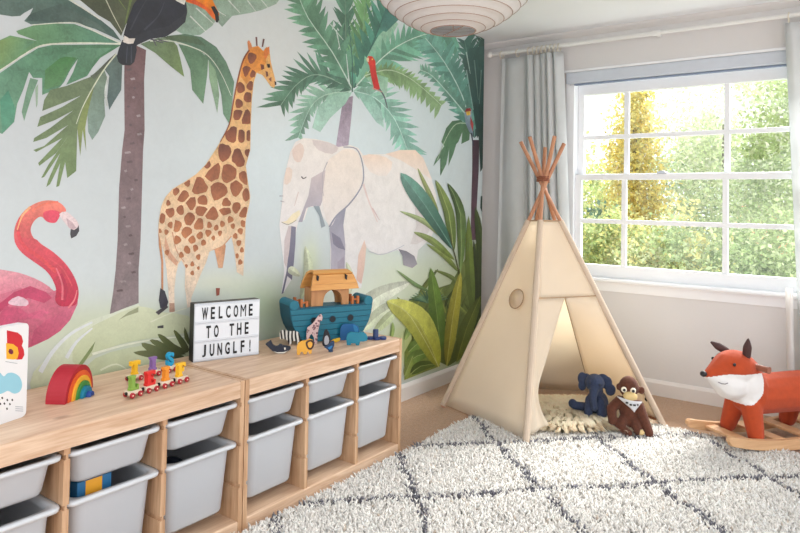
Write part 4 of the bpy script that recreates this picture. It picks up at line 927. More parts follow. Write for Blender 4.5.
# ---- flat wooden animals; outline in photo pixels (x,y) around a base pixel, thickness given
def flat_toy(name, label, cat, outline, base, m, thick=0.014, details=(), smooth=2, grp='little wooden animals in front of the ark', back=0.0, cast=0.0):
    P = onz(base[0], base[1], BH); s = scale_at(P)
    dv = P[:2]-CAM[:2]; dv /= np.linalg.norm(dv); P[:2] += dv*back
    t = thing(name, label, cat, (P[0], P[1], TOP), face_camera_angle(P)+cast, grp)
    def cv(pts, sm):
        Q = [((x-base[0])/s, (base[1]-y)/s*1.04) for x, y in pts]
        if sm: Q = [tuple(q) for q in catmull(Q, sm)]
        return Q
    Q = cv(outline, smooth); zmin = min(q[1] for q in Q)
    link('body', prism([(u, v-zmin) for u, v in Q], 0.0, thick, 'y', 0.001), m, t)
    for nm, pts, mm, sm in details:
        link(nm, prism([(u, v-zmin) for u, v in cv(pts, sm)], -0.0012, 0.0008, 'y'), mm, t)
    return t
def X(pts, ox=262, oy=312): return [(ox+a, oy+b) for a, b in pts]
def stripes_mat(name, c1, c2, scale, mode='wave'):
    m, nt, b = nodes_of(name); tc = N(nt, 'ShaderNodeTexCoord')
    if mode == 'wave':
        w = N(nt, 'ShaderNodeTexWave'); w.inputs['Scale'].default_value = scale; w.inputs['Distortion'].default_value = 6; w.inputs['Detail'].default_value = 1; w.inputs['Detail Scale'].default_value = 0.6
        nt.links.new(tc.outputs['Object'], w.inputs['Vector']); src = w.outputs['Fac']; th = 0.5
    else:
        w = N(nt, 'ShaderNodeTexVoronoi'); w.inputs['Scale'].default_value = scale; nt.links.new(tc.outputs['Object'], w.inputs['Vector']); src = w.outputs['Distance']; th = 0.42
    r = N(nt, 'ShaderNodeValToRGB'); r.color_ramp.elements[0].position = th-0.04; r.color_ramp.elements[1].position = th+0.04
    r.color_ramp.elements[0].color = c1; r.color_ramp.elements[1].color = c2
    nt.links.new(src, r.inputs[0]); nt.links.new(r.outputs[0], b.inputs['Base Color']); b.inputs['Roughness'].default_value = 0.5
    return m
m_orca = mat('orca_navy', rgb(26, 34, 52), 0.45, 0.05); m_cream = mat('toy_cream', rgb(228, 222, 212), 0.5, 0.03)
flat_toy('toy_whale', 'dark navy wooden whale with raised tail in front of the zebra', 'toy whale', X([(3.5, 33), (6, 31), (9, 29), (9.8, 32.5), (13, 35), (16, 34.8), (17.2, 33.0), (19.5, 33.2), (21, 34.6), (25, 34.6), (28.6, 36), (27.5, 38.8), (22, 41.5), (16, 41.8), (10.5, 39.5), (6.5, 35.5)]), (279, 353.8), m_orca, details=[('belly', X([(11, 39.6), (16, 40.6), (22, 40.4), (26, 39), (22, 41.5), (16, 41.7)]), m_cream, 0), ('eye_patch', X([(22, 36.2), (23.6, 36.2), (23.2, 38.6), (22.2, 38.2)]), m_cream, 0)])
flat_toy('toy_zebra', 'black and white striped wooden zebra beside the ark hull', 'toy zebra', X([(17.5, 22), (20, 19.5), (24, 20), (28, 21), (33, 20.5), (37, 23), (38, 28), (37.5, 33), (35, 33), (34, 30), (30, 30), (29, 33), (26.5, 33), (25.5, 29), (20, 27.5), (18, 28)]), (290, 345), stripes_mat('zebra_stripes', rgb(228, 224, 216), rgb(34, 30, 32), 20))
flat_toy('toy_giraffe', 'tall pinkish spotted wooden giraffe leaning against the ark', 'toy giraffe', X([(44, 32), (44.3, 20), (45, 16.5), (47, 15), (50, 13.5), (53, 9), (56, 5), (58.5, 3.5), (60, 6), (59.5, 10), (57.5, 10), (57, 14), (55.5, 20), (55, 32), (52.3, 32), (52, 26), (49.5, 22), (47.5, 24), (47, 32)]), (311, 344), stripes_mat('giraffe_spots', rgb(122, 82, 92), rgb(214, 184, 182), 85, 'vor'), smooth=0)
m_lion = mat('lion_yellow', rgb(228, 168, 62), 0.5, 0.05); m_mane = mat('lion_mane', rgb(66, 40, 34), 0.6, 0.05)
flat_toy('toy_lion', 'yellow wooden lion with dark brown mane near the bench front', 'toy lion', X([(34.5, 36), (36, 31.5), (40, 29.8), (44, 29.5), (47, 28), (50, 29), (52, 32), (51, 36), (49.5, 38), (49.5, 42), (47, 42), (46.5, 39.5), (45, 40), (44.5, 42.5), (41.5, 42.5), (41, 40), (38.5, 40), (38, 43), (35, 43)]), (304, 355), m_lion, smooth=0, details=[('mane', X([(43.6, 31), (46, 29), (49.5, 28.8), (52, 31), (51.6, 35), (49, 38), (46, 37.5), (44, 34.5)]), m_mane, 3), ]).children
lion = [o for o in bpy.data.objects if o.name.startswith('toy_lion')][0]
face = [c for c in lion.children if c.name.startswith('mane')][0]
me = face.data.copy(); cxy = sum((v.co for v in me.vertices), Vector())/len(me.vertices)
for v in me.vertices: v.co = Vector((cxy.x+(v.co.x-cxy.x)*0.55, v.co.y-0.0008, cxy.z+(v.co.z-cxy.z)*0.62))
me.materials.clear(); link('face', me, m_lion, lion)
m_pen = mat('penguin_black', rgb(24, 24, 30), 0.5, 0.05); m_pgrey = mat('penguin_grey', rgb(176, 178, 186), 0.5, 0.03)
flat_toy('toy_penguin', 'black and grey wooden penguin standing behind the small blue bird', 'toy penguin', X([(62, 20.5), (64, 18.5), (66, 20.5), (67.5, 24), (68.5, 29), (67, 33.5), (62, 34.5), (60, 32), (61, 25)]), (326, 346.3), m_pen, details=[('belly', X([(63, 25), (65.5, 24.5), (67, 29), (66, 32.5), (63, 33), (62, 29)]), m_pgrey, 2)])
flat_toy('toy_bird', 'small blue wooden bird with upturned tail in front of the penguin', 'toy bird', X([(62, 36), (66, 34.6), (69, 31), (72, 30.5), (72, 35), (70.5, 38), (71, 40.5), (66.5, 40.5), (66.5, 38.8)]), (330, 352.3), mat('bird_navy', rgb(20, 56, 92), 0.5, 0.05), details=[('wing', X([(65.5, 36.5), (69.5, 34.5), (70.5, 34.6), (69, 37.6), (67, 38)]), mat('bird_blue', rgb(30, 116, 176), 0.5, 0.05), 0)])
flat_toy('toy_chick', 'little yellow wooden piece lying at the ark hull behind the penguin', 'toy', X([(70, 29), (73, 28), (77.5, 27), (78, 29), (75, 31), (71, 31)]), (336, 342.5), mat('chick_yellow', rgb(236, 190, 50), 0.5, 0.04), thick=0.01)
m_be = mat('toy_blue', rgb(20, 92, 148), 0.5, 0.06)
flat_toy('toy_elephant', 'blue wooden elephant standing between the hippo and the ark', 'toy elephant', X([(20, 30), (20, 20), (21, 16), (24, 14.5), (34, 14.5), (38, 17), (39.5, 22), (39, 30), (36, 30), (35, 26), (28, 26), (27, 30)], 320), (350, 340.5), m_be, thick=0.016, smooth=0, details=[('ear', X([(33, 15), (37, 17), (38, 22), (36, 23), (34, 20)], 320), mat('toy_blue_light', rgb(46, 126, 176), 0.5, 0.05), 2)])
flat_toy('toy_hippo', 'teal wooden hippo standing in front of the blue elephant', 'toy hippo', X([(26, 29), (27, 24), (30, 22), (36, 22.5), (39, 22.8), (40.5, 21.2), (42, 22.6), (43.5, 21.4), (44, 23), (46, 24), (47.5, 27), (47, 30), (43, 31), (40, 30.5), (39, 34.5), (36, 34.5), (35.5, 32.5), (31, 32.5), (30.5, 34.5), (27, 34.5)], 320), (357, 345.5), mat('hippo_teal', rgb(22, 124, 150), 0.5, 0.06), thick=0.018, smooth=0)
P = onz(376.5, 339.5, BH)
t = thing('toy_figure', 'small navy wooden figure with round peg and flat discs beside the hippo', 'toy', (P[0], P[1], TOP), face_camera_angle(P))
m_nv = mat('toy_navy', rgb(36, 58, 112), 0.5, 0.06)
for x, y in ((-0.028, 0.0), (0.0, -0.006), (0.028, 0.004)): link('disc', disc(0.017, 0.012, 'z', 20, (x, y, 0.006), 0.002), m_nv, t)
link('peg', disc(0.0125, 0.034, 'z', 20, (-0.004, -0.002, 0.029), 0.002), mat('toy_navy_grey', rgb(52, 72, 116), 0.5, 0.06), t)

# ================================================================== RUG
RX0, RX1, RY0, RY1 = 0.485, 2.75, -1.45, 1.115
t = thing('shag_rug', 'shaggy cream rug with dark grey diamond lines on the carpet', 'rug', (0, 0, 0.0005))
link('backing', box(RX0, RX1, RY0, RY1, 0, 0.010), mat('rug_backing', rgb(206, 198, 188), 0.95, 0.08, 60), t)
NT = 105000
tx = RNG.uniform(RX0, RX1, NT); ty = RNG.uniform(RY0, RY1, NT)
def lattice_d(x, y):
    wob = 0.018*np.sin(9*x+4*y)+0.012*np.sin(23*y-11*x)
    a = (x+y-1.12+wob)/0.715; b = (y-1.06*x+0.475+wob*0.8)/0.74
    da = np.abs(a-np.round(a))*0.715/1.414; db = np.abs(b-np.round(b))*0.74/1.457
    return np.minimum(da, db)
dd = lattice_d(tx, ty)
dark = dd < RNG.uniform(0.004, 0.025, NT)*(RNG.random(NT) < 0.72)
base = np.array([lin(236), lin(231), lin(225)]); dk = np.array([lin(108), lin(106), lin(114)])
var = RNG.normal(1.0, 0.09, NT)[:, None]
colt = np.where(dark[:, None], dk*(0.7+0.6*RNG.random((NT, 1))), base*var)
sp = RNG.random(NT) < 0.02
colt[sp] = colt[sp]*np.array([0.75, 0.66, 0.58])
colt = np.clip(colt, 0, 0.92)
hgt = RNG.uniform(0.016, 0.030, NT); rad = RNG.uniform(0.0036, 0.0066, NT); ph = RNG.uniform(0, 2*PI, NT)
lx = RNG.normal(0, 0.009, NT); ly = RNG.normal(0, 0.009, NT)
V = np.zeros((NT, 7, 3))
for k in range(3):
    a = ph+k*2*PI/3
    V[:, k] = np.stack([tx+rad*np.cos(a), ty+rad*np.sin(a), np.full(NT, 0.008)], 1)
    V[:, 3+k] = np.stack([tx+lx*0.5+rad*1.05*np.cos(a+0.5), ty+ly*0.5+rad*1.05*np.sin(a+0.5), 0.008+hgt*0.65], 1)
V[:, 6] = np.stack([tx+lx, ty+ly, 0.008+hgt], 1)
b7 = (np.arange(NT)*7)[:, None]
F4 = np.concatenate([b7+np.array([[0, 1, 4, 3]]), b7+np.array([[1, 2, 5, 4]]), b7+np.array([[2, 0, 3, 5]])], 0)
F3 = np.concatenate([b7+np.array([[3, 4, 6]]), b7+np.array([[4, 5, 6]]), b7+np.array([[5, 3, 6]])], 0)
def fast_mesh(verts, f4, f3):
    me = bpy.data.meshes.new('m'); nv = len(verts); me.vertices.add(nv); me.vertices.foreach_set('co', verts.astype(np.float32).ravel())
    n4, n3 = len(f4), len(f3); me.loops.add(n4*4+n3*3); me.polygons.add(n4+n3)
    me.loops.foreach_set('vertex_index', np.concatenate([f4.ravel(), f3.ravel()]).astype(np.int32))
    st = np.concatenate([np.arange(n4)*4, n4*4+np.arange(n3)*3]).astype(np.int32); me.polygons.foreach_set('loop_start', st)
    me.update(calc_edges=True); me.validate(); return me
me = fast_mesh(V.reshape(-1, 3), F4, F3)
set_col(me, np.concatenate([np.repeat(colt, 7, 0), np.ones((NT*7, 1))], 1))
pile = link('pile', me, attr_mat('rug_pile', 0.9, 0.0, trans=0.0, sheen=0.2), t); pile['kind'] = 'stuff'

# ================================================================== TEEPEE
TF = np.array([0.866, 0.445, 0.0]); TL = np.array([0.246, 0.712, 0.0]); TR = np.array([1.312, 1.128, 0.0])
TB1 = np.array([0.880, 1.560, 0.0]); TB2 = np.array([0.290, 1.330, 0.0]); TT = np.array([0.705, 0.988, 1.275])
zf = {'F': 0.012, 'L': 0.002, 'R': 0.012, 'B1': 0.002, 'B2': 0.002}
feet = {'F': TF, 'R': TR, 'B1': TB1, 'B2': TB2, 'L': TL}
tee = thing('play_teepee', 'cream canvas play teepee on wooden poles by the window', 'teepee')
m_pole = wood('teepee_pole', rgb(200, 146, 112), rgb(178, 120, 90), 'Z', knots=False)
m_canvas = mat('teepee_canvas', rgb(248, 239, 226), 0.85, 0.03, 8, 0.25, 500, trans=0.55, tcol=(0.97, 0.89, 0.77, 1))
m_sleeve = mat('teepee_sleeve', rgb(206, 186, 166), 0.9, 0.05, 20, 0.3, 300)
m_seam = mat('teepee_seam', rgb(176, 148, 120), 0.9, 0.06, 30)
cen2 = TT[:2]
tops = {}
def pole_pt(k, v):      # v = 0 at foot, 1 at the tie
    f = feet[k].copy(); f[2] = zf[k]
    rd = f[:2]-cen2; tg = np.array([-rd[1], rd[0]])/np.linalg.norm(rd)
    top = TT.copy(); top[:2] += tg*0.012-rd/np.linalg.norm(rd)*0.012
    top[:2] += _r0[:2]*{'F': -0.014, 'B2': 0.016, 'B1': 0.016, 'L': 0.008, 'R': -0.006}[k]
    return f+(top-f)*v
VTOP = 0.825
for k in feet:
    a = pole_pt(k, 0); b = pole_pt(k, 1.15+0.012*('FLRB'.index(k[0])))
    po = link('pole', tube([a, b], 0.0108, 12), m_pole, tee)
    s0 = pole_pt(k, 0.004); link('sleeve', tube([s0+np.array([0, 0, 0.004]), pole_pt(k, VTOP)], 0.0165, 12), m_sleeve, tee)
link('lashing', tube([pole_pt('F', 1)*0+TT+np.array([0.034*math.cos(a), 0.034*math.sin(a), -0.008+0.0016*a]) for a in np.linspace(0, 6*PI, 50)], 0.004, 6), mat('lashing_cord', rgb(140, 82, 60), 0.8, 0.1, 60), tee)
def panel(k0, k1, v0, v1, sag, nu=10, nv=16, u0=0.0, u1=1.0, drop=0.0):
    n = np.cross(pole_pt(k1, 0)-pole_pt(k0, 0), TT-pole_pt(k0, 0)); n /= np.linalg.norm(n)
    out = (pole_pt(k0, 0)+pole_pt(k1, 0))[:2]/2-cen2
    if n[:2] @ out < 0: n = -n
    V = []; Fc = []
    for j in range(nv+1):
        v = v0+(v1-v0)*j/nv
        for i in range(nu+1):
            u = u0+(u1-u0)*i/nu; a, b = pole_pt(k0, v), pole_pt(k1, v)
            p = a*(1-u)+b*u-n*sag*math.sin(PI*u)*(1-0.5*v)
            p += n*0.003*math.sin(9*u+13*v)*math.sin(PI*u)
            if j == 0: p[2] = max(p[2]-drop*math.sin(PI*u), 0.012)
            V.append(p)
    for j in range(nv):
        for i in range(nu): q = j*(nu+1)+i; Fc.append((q, q+1, q+nu+2, q+nu+1))
    return V, Fc, n
def cloth(name, V, Fc, m, parent, thick=0.002):
    o = link(name, pydata(V, Fc), m, parent, smooth=True)
    s = o.modifiers.new('thickness', 'SOLIDIFY'); s.thickness = thick; s.offset = 0
    return o
for k0, k1 in (('L', 'F'), ('R', 'B1'), ('B1', 'B2'), ('B2', 'L')):
    V, Fc, n = panel(k0, k1, 0.012, VTOP, 0.012)
    cloth('canvas_panel', V, Fc, m_canvas, tee)
    if k0 == 'L':
        # round window
        px = (517, 299); a, b, c0 = pole_pt('L', 0), pole_pt('F', 0), TT
        d = ray(*px); tt_ = ((a-CAM) @ n)/(d @ n); wc = CAM+d*tt_
        e1 = (b-a)/np.linalg.norm(b-a); e2 = np.cross(n, e1); e2 = e2 if e2[2] > 0 else -e2
        W = [wc+n*0.004+(e1*math.cos(q)+e2*math.sin(q))*0.050 for q in np.linspace(0, 2*PI, 28, endpoint=False)]
        wn = cloth('round_window', W, [list(range(28))], mat('window_mesh', rgb(246, 230, 208), 0.9, 0.02, 10, trans=0.5), tee, 0.0015)
        link('window_trim', tube([wc+n*0.005+(e1*math.cos(q)+e2*math.sin(q))*0.052 for q in np.linspace(0, 2*PI, 30)], 0.0030, 6), m_seam, tee)
VD = 0.512
V, Fc, nfr = panel('F', 'R', VD, VTOP, 0.010); cloth('front_panel', V, Fc, m_canvas, tee)
link('door_seam', tube([pole_pt('F', VD)*(1-u)+pole_pt('R', VD)*u+nfr*0.004-nfr*0.010*math.sin(PI*u)*0.75 for u in np.linspace(0.02, 0.98, 12)], 0.0035, 6), m_seam, tee)
for k0, k1 in (('L', 'F'), ('F', 'R'), ('R', 'B1'), ('B1', 'B2'), ('B2', 'L')):
    link('top_hem', tube([pole_pt(k0, VTOP)*(1-u)+pole_pt(k1, VTOP)*u for u in np.linspace(0.02, 0.98, 6)], 0.004, 6), m_seam, tee)
S0 = pole_pt('F', VD)*0.53+pole_pt('R', VD)*0.47-nfr*0.006
def flap(edge_pts, pole, fold):
    """ruled cloth from a pole to a free hanging edge"""
    E_ = catmull(edge_pts, 6, False); n = len(E_); V = []; Fc = []; nu = 10
    for j, e in enumerate(E_):
        v = VD*(1-j/(n-1))+0.02*(j/(n-1)); a = pole_pt(pole, v)
        for i in range(nu+1):
            u = i/nu; p = a*(1-u)+e*u
            p = p-nfr*(fold*math.sin(PI*u)*(j/(n-1))+0.010*math.sin(3*PI*u)*(j/(n-1)))
            V.append(p)
    for j in range(n-1):
        for i in range(nu): q = j*(nu+1)+i; Fc.append((q, q+1, q+nu+2, q+nu+1))
    return V, Fc
def on_front(px, py, inset):      # point seen at a photo pixel, on the door plane moved inwards
    d = ray(px, py); o = pole_pt('F', 0.3)-nfr*inset; return CAM+d*(((o-CAM) @ nfr)/(d @ nfr))
el = [S0, on_front(547, 357, 0.03), on_front(538.5, 388, 0.04), on_front(541, 409, 0.05), on_front(549, 425, 0.04)]
el[-1][2] = max(el[-1][2], 0.03)
cloth('door_flap', *flap(el, 'F', 0.02), m_canvas, tee)
pb = onz(592, 398, 0.02)
er = [S0, S0*0.5+0.5*pb, pb]
cloth('door_flap', *flap(er, 'R', -0.01), m_canvas, tee)
link('edge_binding', tube([S0]+[S0*(1-q)+pb*q for q in (0.25, 0.5, 0.75, 1.0)], 0.0030, 6), m_seam, tee)
sb = pole_pt('R', 0.105)*0.93+pb*0.07+nfr*0.012
link('snap_button', ellipsoid(sb, (0.011, 0.011, 0.011), None, 2), mat('snap_black', rgb(30, 30, 34), 0.4), tee)
link('floor_hem', tube([pole_pt('R', 0.02)*(1-q)+pb*q+np.array([0, 0, 0.008]) for q in np.linspace(0.03, 0.5, 6)], 0.008, 8), mat('hem_brown', rgb(176, 116, 80), 0.9, 0.1, 40), tee)

# ================================================================== SHEEPSKIN, PLUSH TOYS
def hair_mesh(c, n, length, width, colfn, droop=0.5):
    V = []; F = []; K = []
    return None
skc = np.array([0.905, 0.965])
t = thing('sheepskin', 'fluffy cream sheepskin spread on the teepee floor', 'sheepskin', (skc[0], skc[1], 0.018), 0.75)
t.scale = (1.12, 1.22, 1.0)
bound = [(0.30, 0.02), (0.27, 0.14), (0.16, 0.20), (0.02, 0.19), (-0.14, 0.22), (-0.27, 0.16), (-0.33, 0.02), (-0.28, -0.14), (-0.14, -0.21), (0.02, -0.19), (0.16, -0.22), (0.27, -0.13)]
bc = np.array(catmull(bound, 4)); bang = np.arctan2(bc[:, 1], bc[:, 0]); brad = np.linalg.norm(bc, axis=1); od = np.argsort(bang); bang, brad = bang[od], brad[od]
def brd(a): return np.interp(a, np.concatenate([bang-2*PI, bang, bang+2*PI]), np.concatenate([brad]*3))
rings_ = []
for q, z in ((1.0, 0.0), (0.97, 0.012), (0.86, 0.026), (0.6, 0.034), (0.25, 0.038)):
    rings_.append([(brd(a)*q*math.cos(a), brd(a)*q*math.sin(a), z) for a in np.linspace(-PI, PI, 40, endpoint=False)])
link('skin', loft(rings_), mat('sheepskin_base', rgb(246, 234, 214), 0.95, 0.08, 20), t, smooth=True)
NH = 46000
an = RNG.uniform(-PI, PI, NH); rq = np.sqrt(RNG.random(NH))*0.985
bx = brd(an)*rq*np.cos(an); by = brd(an)*rq*np.sin(an); bz = np.interp(rq, [0, 0.25, 0.6, 0.86, 0.97, 1.0], [0.038, 0.038, 0.034, 0.026, 0.012, 0.002])
# clumped outward lean
cl = RNG.uniform(-0.33, 0.33, (1400, 2)); cdir = RNG.uniform(0, 2*PI, 1400)
near = np.argmin((bx[:, None]-cl[None, :, 0])**2+(by[:, None]-cl[None, :, 1])**2, 1)
dirx = np.cos(cdir[near])*0.45+np.cos(an)*rq*1.3; diry = np.sin(cdir[near])*0.45+np.sin(an)*rq*1.3
Lh = RNG.uniform(0.022, 0.045, NH); wv = RNG.uniform(0.0009, 0.0018, NH)
px_, py_ = -diry, dirx; pl = np.sqrt(px_**2+py_**2)+1e-6; px_, py_ = px_/pl, py_/pl
V = np.zeros((NH, 5, 3))
V[:, 0] = np.stack([bx-px_*wv, by-py_*wv, bz], 1); V[:, 1] = np.stack([bx+px_*wv, by+py_*wv, bz], 1)
mx_, my_ = bx+dirx*Lh*0.45, by+diry*Lh*0.45
V[:, 2] = np.stack([mx_-px_*wv, my_-py_*wv, bz+Lh*0.55], 1); V[:, 3] = np.stack([mx_+px_*wv, my_+py_*wv, bz+Lh*0.55], 1)
V[:, 4] = np.stack([bx+dirx*Lh*1.0, by+diry*Lh*1.0, np.maximum(bz+Lh*0.45, -0.002)], 1)
b5 = (np.arange(NH)*5)[:, None]
me = fast_mesh(V.reshape(-1, 3), b5+np.array([[0, 1, 3, 2]]), b5+np.array([[2, 3, 4]]))
hc = np.array([lin(253), lin(238), lin(215)])*RNG.normal(1, 0.08, NH)[:, None]
dkh = (rq > 0.85) & (RNG.random(NH) < 0.25); hc[dkh] *= np.array([0.82, 0.68, 0.52])
set_col(me, np.concatenate([np.repeat(np.clip(hc, 0, 0.95), 5, 0), np.ones((NH*5, 1))], 1))
fur = link('fleece', me, attr_mat('fleece', 0.85, 0.0, trans=0.2), t); fur['kind'] = 'stuff'

def plush_frame(base_px, z):
    P = onz(base_px[0], base_px[1], z); s = scale_at(P); return P, s
# elephant
P, s = plush_frame((596, 417), 0.05); k = 1/s
t = thing('plush_elephant', 'navy blue plush elephant sitting on the sheepskin in the teepee', 'soft toy', (P[0], P[1], 0.050), face_camera_angle(P))
m_eleph = mat('plush_navy', rgb(48, 58, 84), 0.95, 0.30, 110, 1.0, 260, sheen=0.08)
def q_(x, y, dep=0.0): return ((x-596)*k, dep*k, (417-y)*k)
def rr_(*a): return tuple(v*k for v in a)
link('body', blob([(q_(597, 404, 4), rr_(11, 10, 13)), (q_(594.5, 383, -1), rr_(9.5, 10, 9)), (q_(596, 392, 0), rr_(7, 7, 6)), (q_(573.5, 405.5, -2), rr_(4.2, 4.2, 4.6))],
     [(q_(594.5, 386, -8), q_(593, 395, -12), 4.6*k, 3.6*k), (q_(593, 395, -12), q_(594.5, 405, -12), 3.6*k, 3.0*k),
      (q_(590, 399, -5), q_(588.5, 411.5, -9), 4.6*k, 4.4*k), (q_(600, 400, -5), q_(601.5, 413, -8), 4.8*k, 4.8*k),
      (q_(590, 409, 2), q_(575, 407, -2), 4.8*k, 4.0*k), (q_(604, 410, 4), q_(606, 413, -4), 5.5*k, 4.4*k)], voxel=0.0045, smooth=4), m_eleph, t)
link('ear', blob([(q_(582.5, 380.5, 2), rr_(4.6, 2.6, 6.5)), (q_(582.5, 387.5, 1), rr_(4.0, 2.4, 5.2)), (q_(587, 379, 2), rr_(4, 2.4, 4))], voxel=0.004, smooth=3), m_eleph, t)
link('ear', blob([(q_(605, 382, 1), rr_(6.0, 2.6, 6.5), (0, 0.6, 0)), (q_(609.5, 388.5, -1), rr_(5.0, 2.6, 6.0), (0, 0.2, 0)), (q_(602, 377.5, 2), rr_(5, 2.6, 3.5))], voxel=0.004, smooth=3), m_eleph, t)
for x, y in ((590, 381.5), (599.5, 382)): link('eye', ellipsoid(q_(x, y, -10.3), rr_(0.8, 0.8, 0.8), None, 2), m_black, t)
# monkey
P, s = plush_frame((630, 431), 0.03); k = 1/s
t = thing('plush_monkey', 'brown plush monkey with cream muzzle and white bandana at the teepee door', 'soft toy', (P[0], P[1], 0.028), face_camera_angle(P))
m_monk = mat('plush_brown', rgb(92, 50, 34), 0.95, 0.30, 80, 1.0, 240, sheen=0.06); m_tan = mat('plush_tan', rgb(214, 186, 132), 0.9, 0.05, 60, 0.4, 300)
def q_(x, y, dep=0.0): return ((x-630)*k, dep*k, (431-y)*k)
link('body', blob([(q_(628.5, 387.5, 2), rr_(9.6, 9, 11)), (q_(629, 411, 3), rr_(9.5, 8, 13)), (q_(630, 421, 2), rr_(10.5, 8.5, 8.5)), (q_(640.5, 390, 3), rr_(3.2, 2.2, 4)), (q_(619, 389, 4), rr_(2.6, 2.2, 3.6))],
     [(q_(620, 402, 2), q_(612.5, 410, -1), 5.2*k, 5.0*k), (q_(612.5, 410, -1), q_(613.5, 421, -7), 5.0*k, 4.4*k),
      (q_(638, 404, 2), q_(643, 416, -3), 5.0*k, 4.6*k), (q_(643, 416, -3), q_(647.5, 428, -7), 4.6*k, 4.4*k),
      (q_(624, 419, -2), q_(621, 425, -9), 5.2*k, 4.6*k), (q_(621, 425, -9), q_(629, 428.5, -14), 4.6*k, 3.6*k), (q_(634, 420, -2), q_(637, 426.5, -10), 5.0*k, 4.2*k)], voxel=0.0045, smooth=4), m_monk, t)
link('muzzle', blob([(q_(630, 394.3, -6.5), rr_(6.8, 4.5, 4.6))], voxel=0.004, smooth=3), m_tan, t)
for x in (624.2, 632.6):
    e = link('eye', ellipsoid(q_(x, 388.6, -6.2), rr_(2.9, 1.5, 2.9), None, 2), mat('eye_white', rgb(240, 232, 214), 0.5, 0.02), t, smooth=True)
    link('pupil', ellipsoid(q_(x+0.2, 388.8, -7.6), rr_(1.5, 0.7, 1.5), None, 2), m_black, e, smooth=True)
link('foot_pad', blob([(q_(640, 427, -11.5), rr_(3.6, 2.0, 3.0))], voxel=0.004, smooth=2), m_tan, t)
m_band = mat('bandana', rgb(214, 214, 218), 0.9, 0.05, 40)
Vb = []; nb = 10
for j in range(7):
    v = j/6
    for i in range(nb+1):
        u = i/nb; xl = 617+(634-617)*v; xr = 641+(634-641)*v; yl = 396+(409-396)*v; yr = 399+(409-399)*v
        x_, y_ = xl+(xr-xl)*u, yl+(yr-yl)*u
        Vb.append(q_(x_, y_, -5.0-4.6*math.sin(PI*u)*(1-v*0.5)-1.5*v))
bd = cloth('bandana', Vb, [(j*(nb+1)+i, j*(nb+1)+i+1, (j+1)*(nb+1)+i+1, (j+1)*(nb+1)+i) for j in range(6) for i in range(nb)], m_band, t, 0.003)
for x_, y_, w_ in ((627, 400.0, 2.5), (630.5, 401.6, 2.2), (634, 401.6, 2.6), (637, 401, 1.4)):
    link('bandana_print', box((x_-630-w_/2)*k, (x_-630+w_/2)*k, -11.0*k, -9.6*k, (431-y_-0.8)*k, (431-y_+0.6)*k), m_ink, bd)

# ================================================================== ROCKING FOX
n0 = onz(754, 441, 0.055); f0 = onz(729, 429, 0.055)
mid = (n0+f0)/2; lat = (n0-f0)[:2]; half = float(np.linalg.norm(lat))/2; lat /= np.linalg.norm(lat)
head = np.array([lat[1], -lat[0]])              # fox faces left in the picture, its left side to the camera
if head @ _r[:2] > 0: head = -head
FZ = 0.018
fox = thing('rocking_fox', 'orange plush rocking fox with white muzzle on wooden rockers', 'rocking toy', (mid[0], mid[1], FZ), math.atan2(head[1], head[0])+0.10)
sgn = 1.0 if np.array([-head[1], head[0]]) @ lat > 0 else -1.0     # +y local towards the camera?
hw = min(half, 0.125)
m_fox = mat('fox_orange', rgb(180, 68, 28), 0.9, 0.12, 40, 0.3, 500, sheen=0.1); m_fwhite = mat('fox_white', rgb(232, 228, 226), 0.9, 0.02, 40, 0.2, 500)
m_fbr = mat('fox_brown', rgb(74, 50, 48), 0.8, 0.08, 60); m_rock = wood('rocker_ply', rgb(224, 180, 136), rgb(200, 150, 108), 'X', knots=False)
fm = blob([((0.044, 0, 0.364), (0.104, 0.088, 0.080)), ((0.085, 0, 0.350), (0.075, 0.070, 0.058)), ((-0.02, 0, 0.29), (0.085, 0.092, 0.10))],
          [((0.165, 0, 0.326), (0.070, 0, 0.288), 0.034, 0.080), ((0.08, 0, 0.366), (0.195, 0, 0.334), 0.072, 0.024), ((-0.005, 0, 0.345), (-0.05, 0, 0.235), 0.078, 0.098), ((-0.05, 0, 0.226), (-0.36, 0, 0.228), 0.097, 0.100),
           ((-0.012, -hw*0.55, 0.185), (-0.002, -hw, 0.062), 0.050, 0.037), ((-0.012, hw*0.55, 0.185), (-0.002, hw, 0.062), 0.050, 0.037),
           ((-0.36, -hw*0.55, 0.185), (-0.375, -hw, 0.062), 0.056, 0.040), ((-0.36, hw*0.55, 0.185), (-0.375, hw, 0.062), 0.056, 0.040)], voxel=0.0042, smooth=14)
# split the white muzzle and bib off the same surface
bm = bmesh.new(); bm.from_mesh(fm)
def is_white(c):
    if c.z > 0.346-0.012*max(0, (c.x-0.12)/0.06) or c.z < 0.188: return False
    if c.x > 0.055: return c.z > 0.196
    return ((c.x-0.055)/0.104)**2+((c.z-0.352)/0.158)**4*0.4+((c.z-0.352)/0.158)**2*0.6 < 1
wf = [f for f in bm.faces if is_white(f.calc_center_median())]
bm2 = bm.copy(); bm.faces.ensure_lookup_table(); ids = {f.index for f in wf}
bmesh.ops.delete(bm, geom=wf, context='FACES')
bm2.faces.ensure_lookup_table()
bmesh.ops.delete(bm2, geom=[f for f in bm2.faces if f.index not in ids], context='FACES')
for b_ in (bm, bm2): bmesh.ops.smooth_vert(b_, verts=[v for v in b_.verts if v.is_boundary], factor=0.0)
me1 = bm_mesh(bm, recalc=False); me2 = bm_mesh(bm2, recalc=False); me1.shade_smooth(); me2.shade_smooth()
link('body', me1, m_fox, fox); link('muzzle', me2, m_fwhite, fox)
link('nose', ellipsoid((0.222, 0, 0.340), (0.015, 0.017, 0.014), None, 3), m_black, fox, smooth=True)
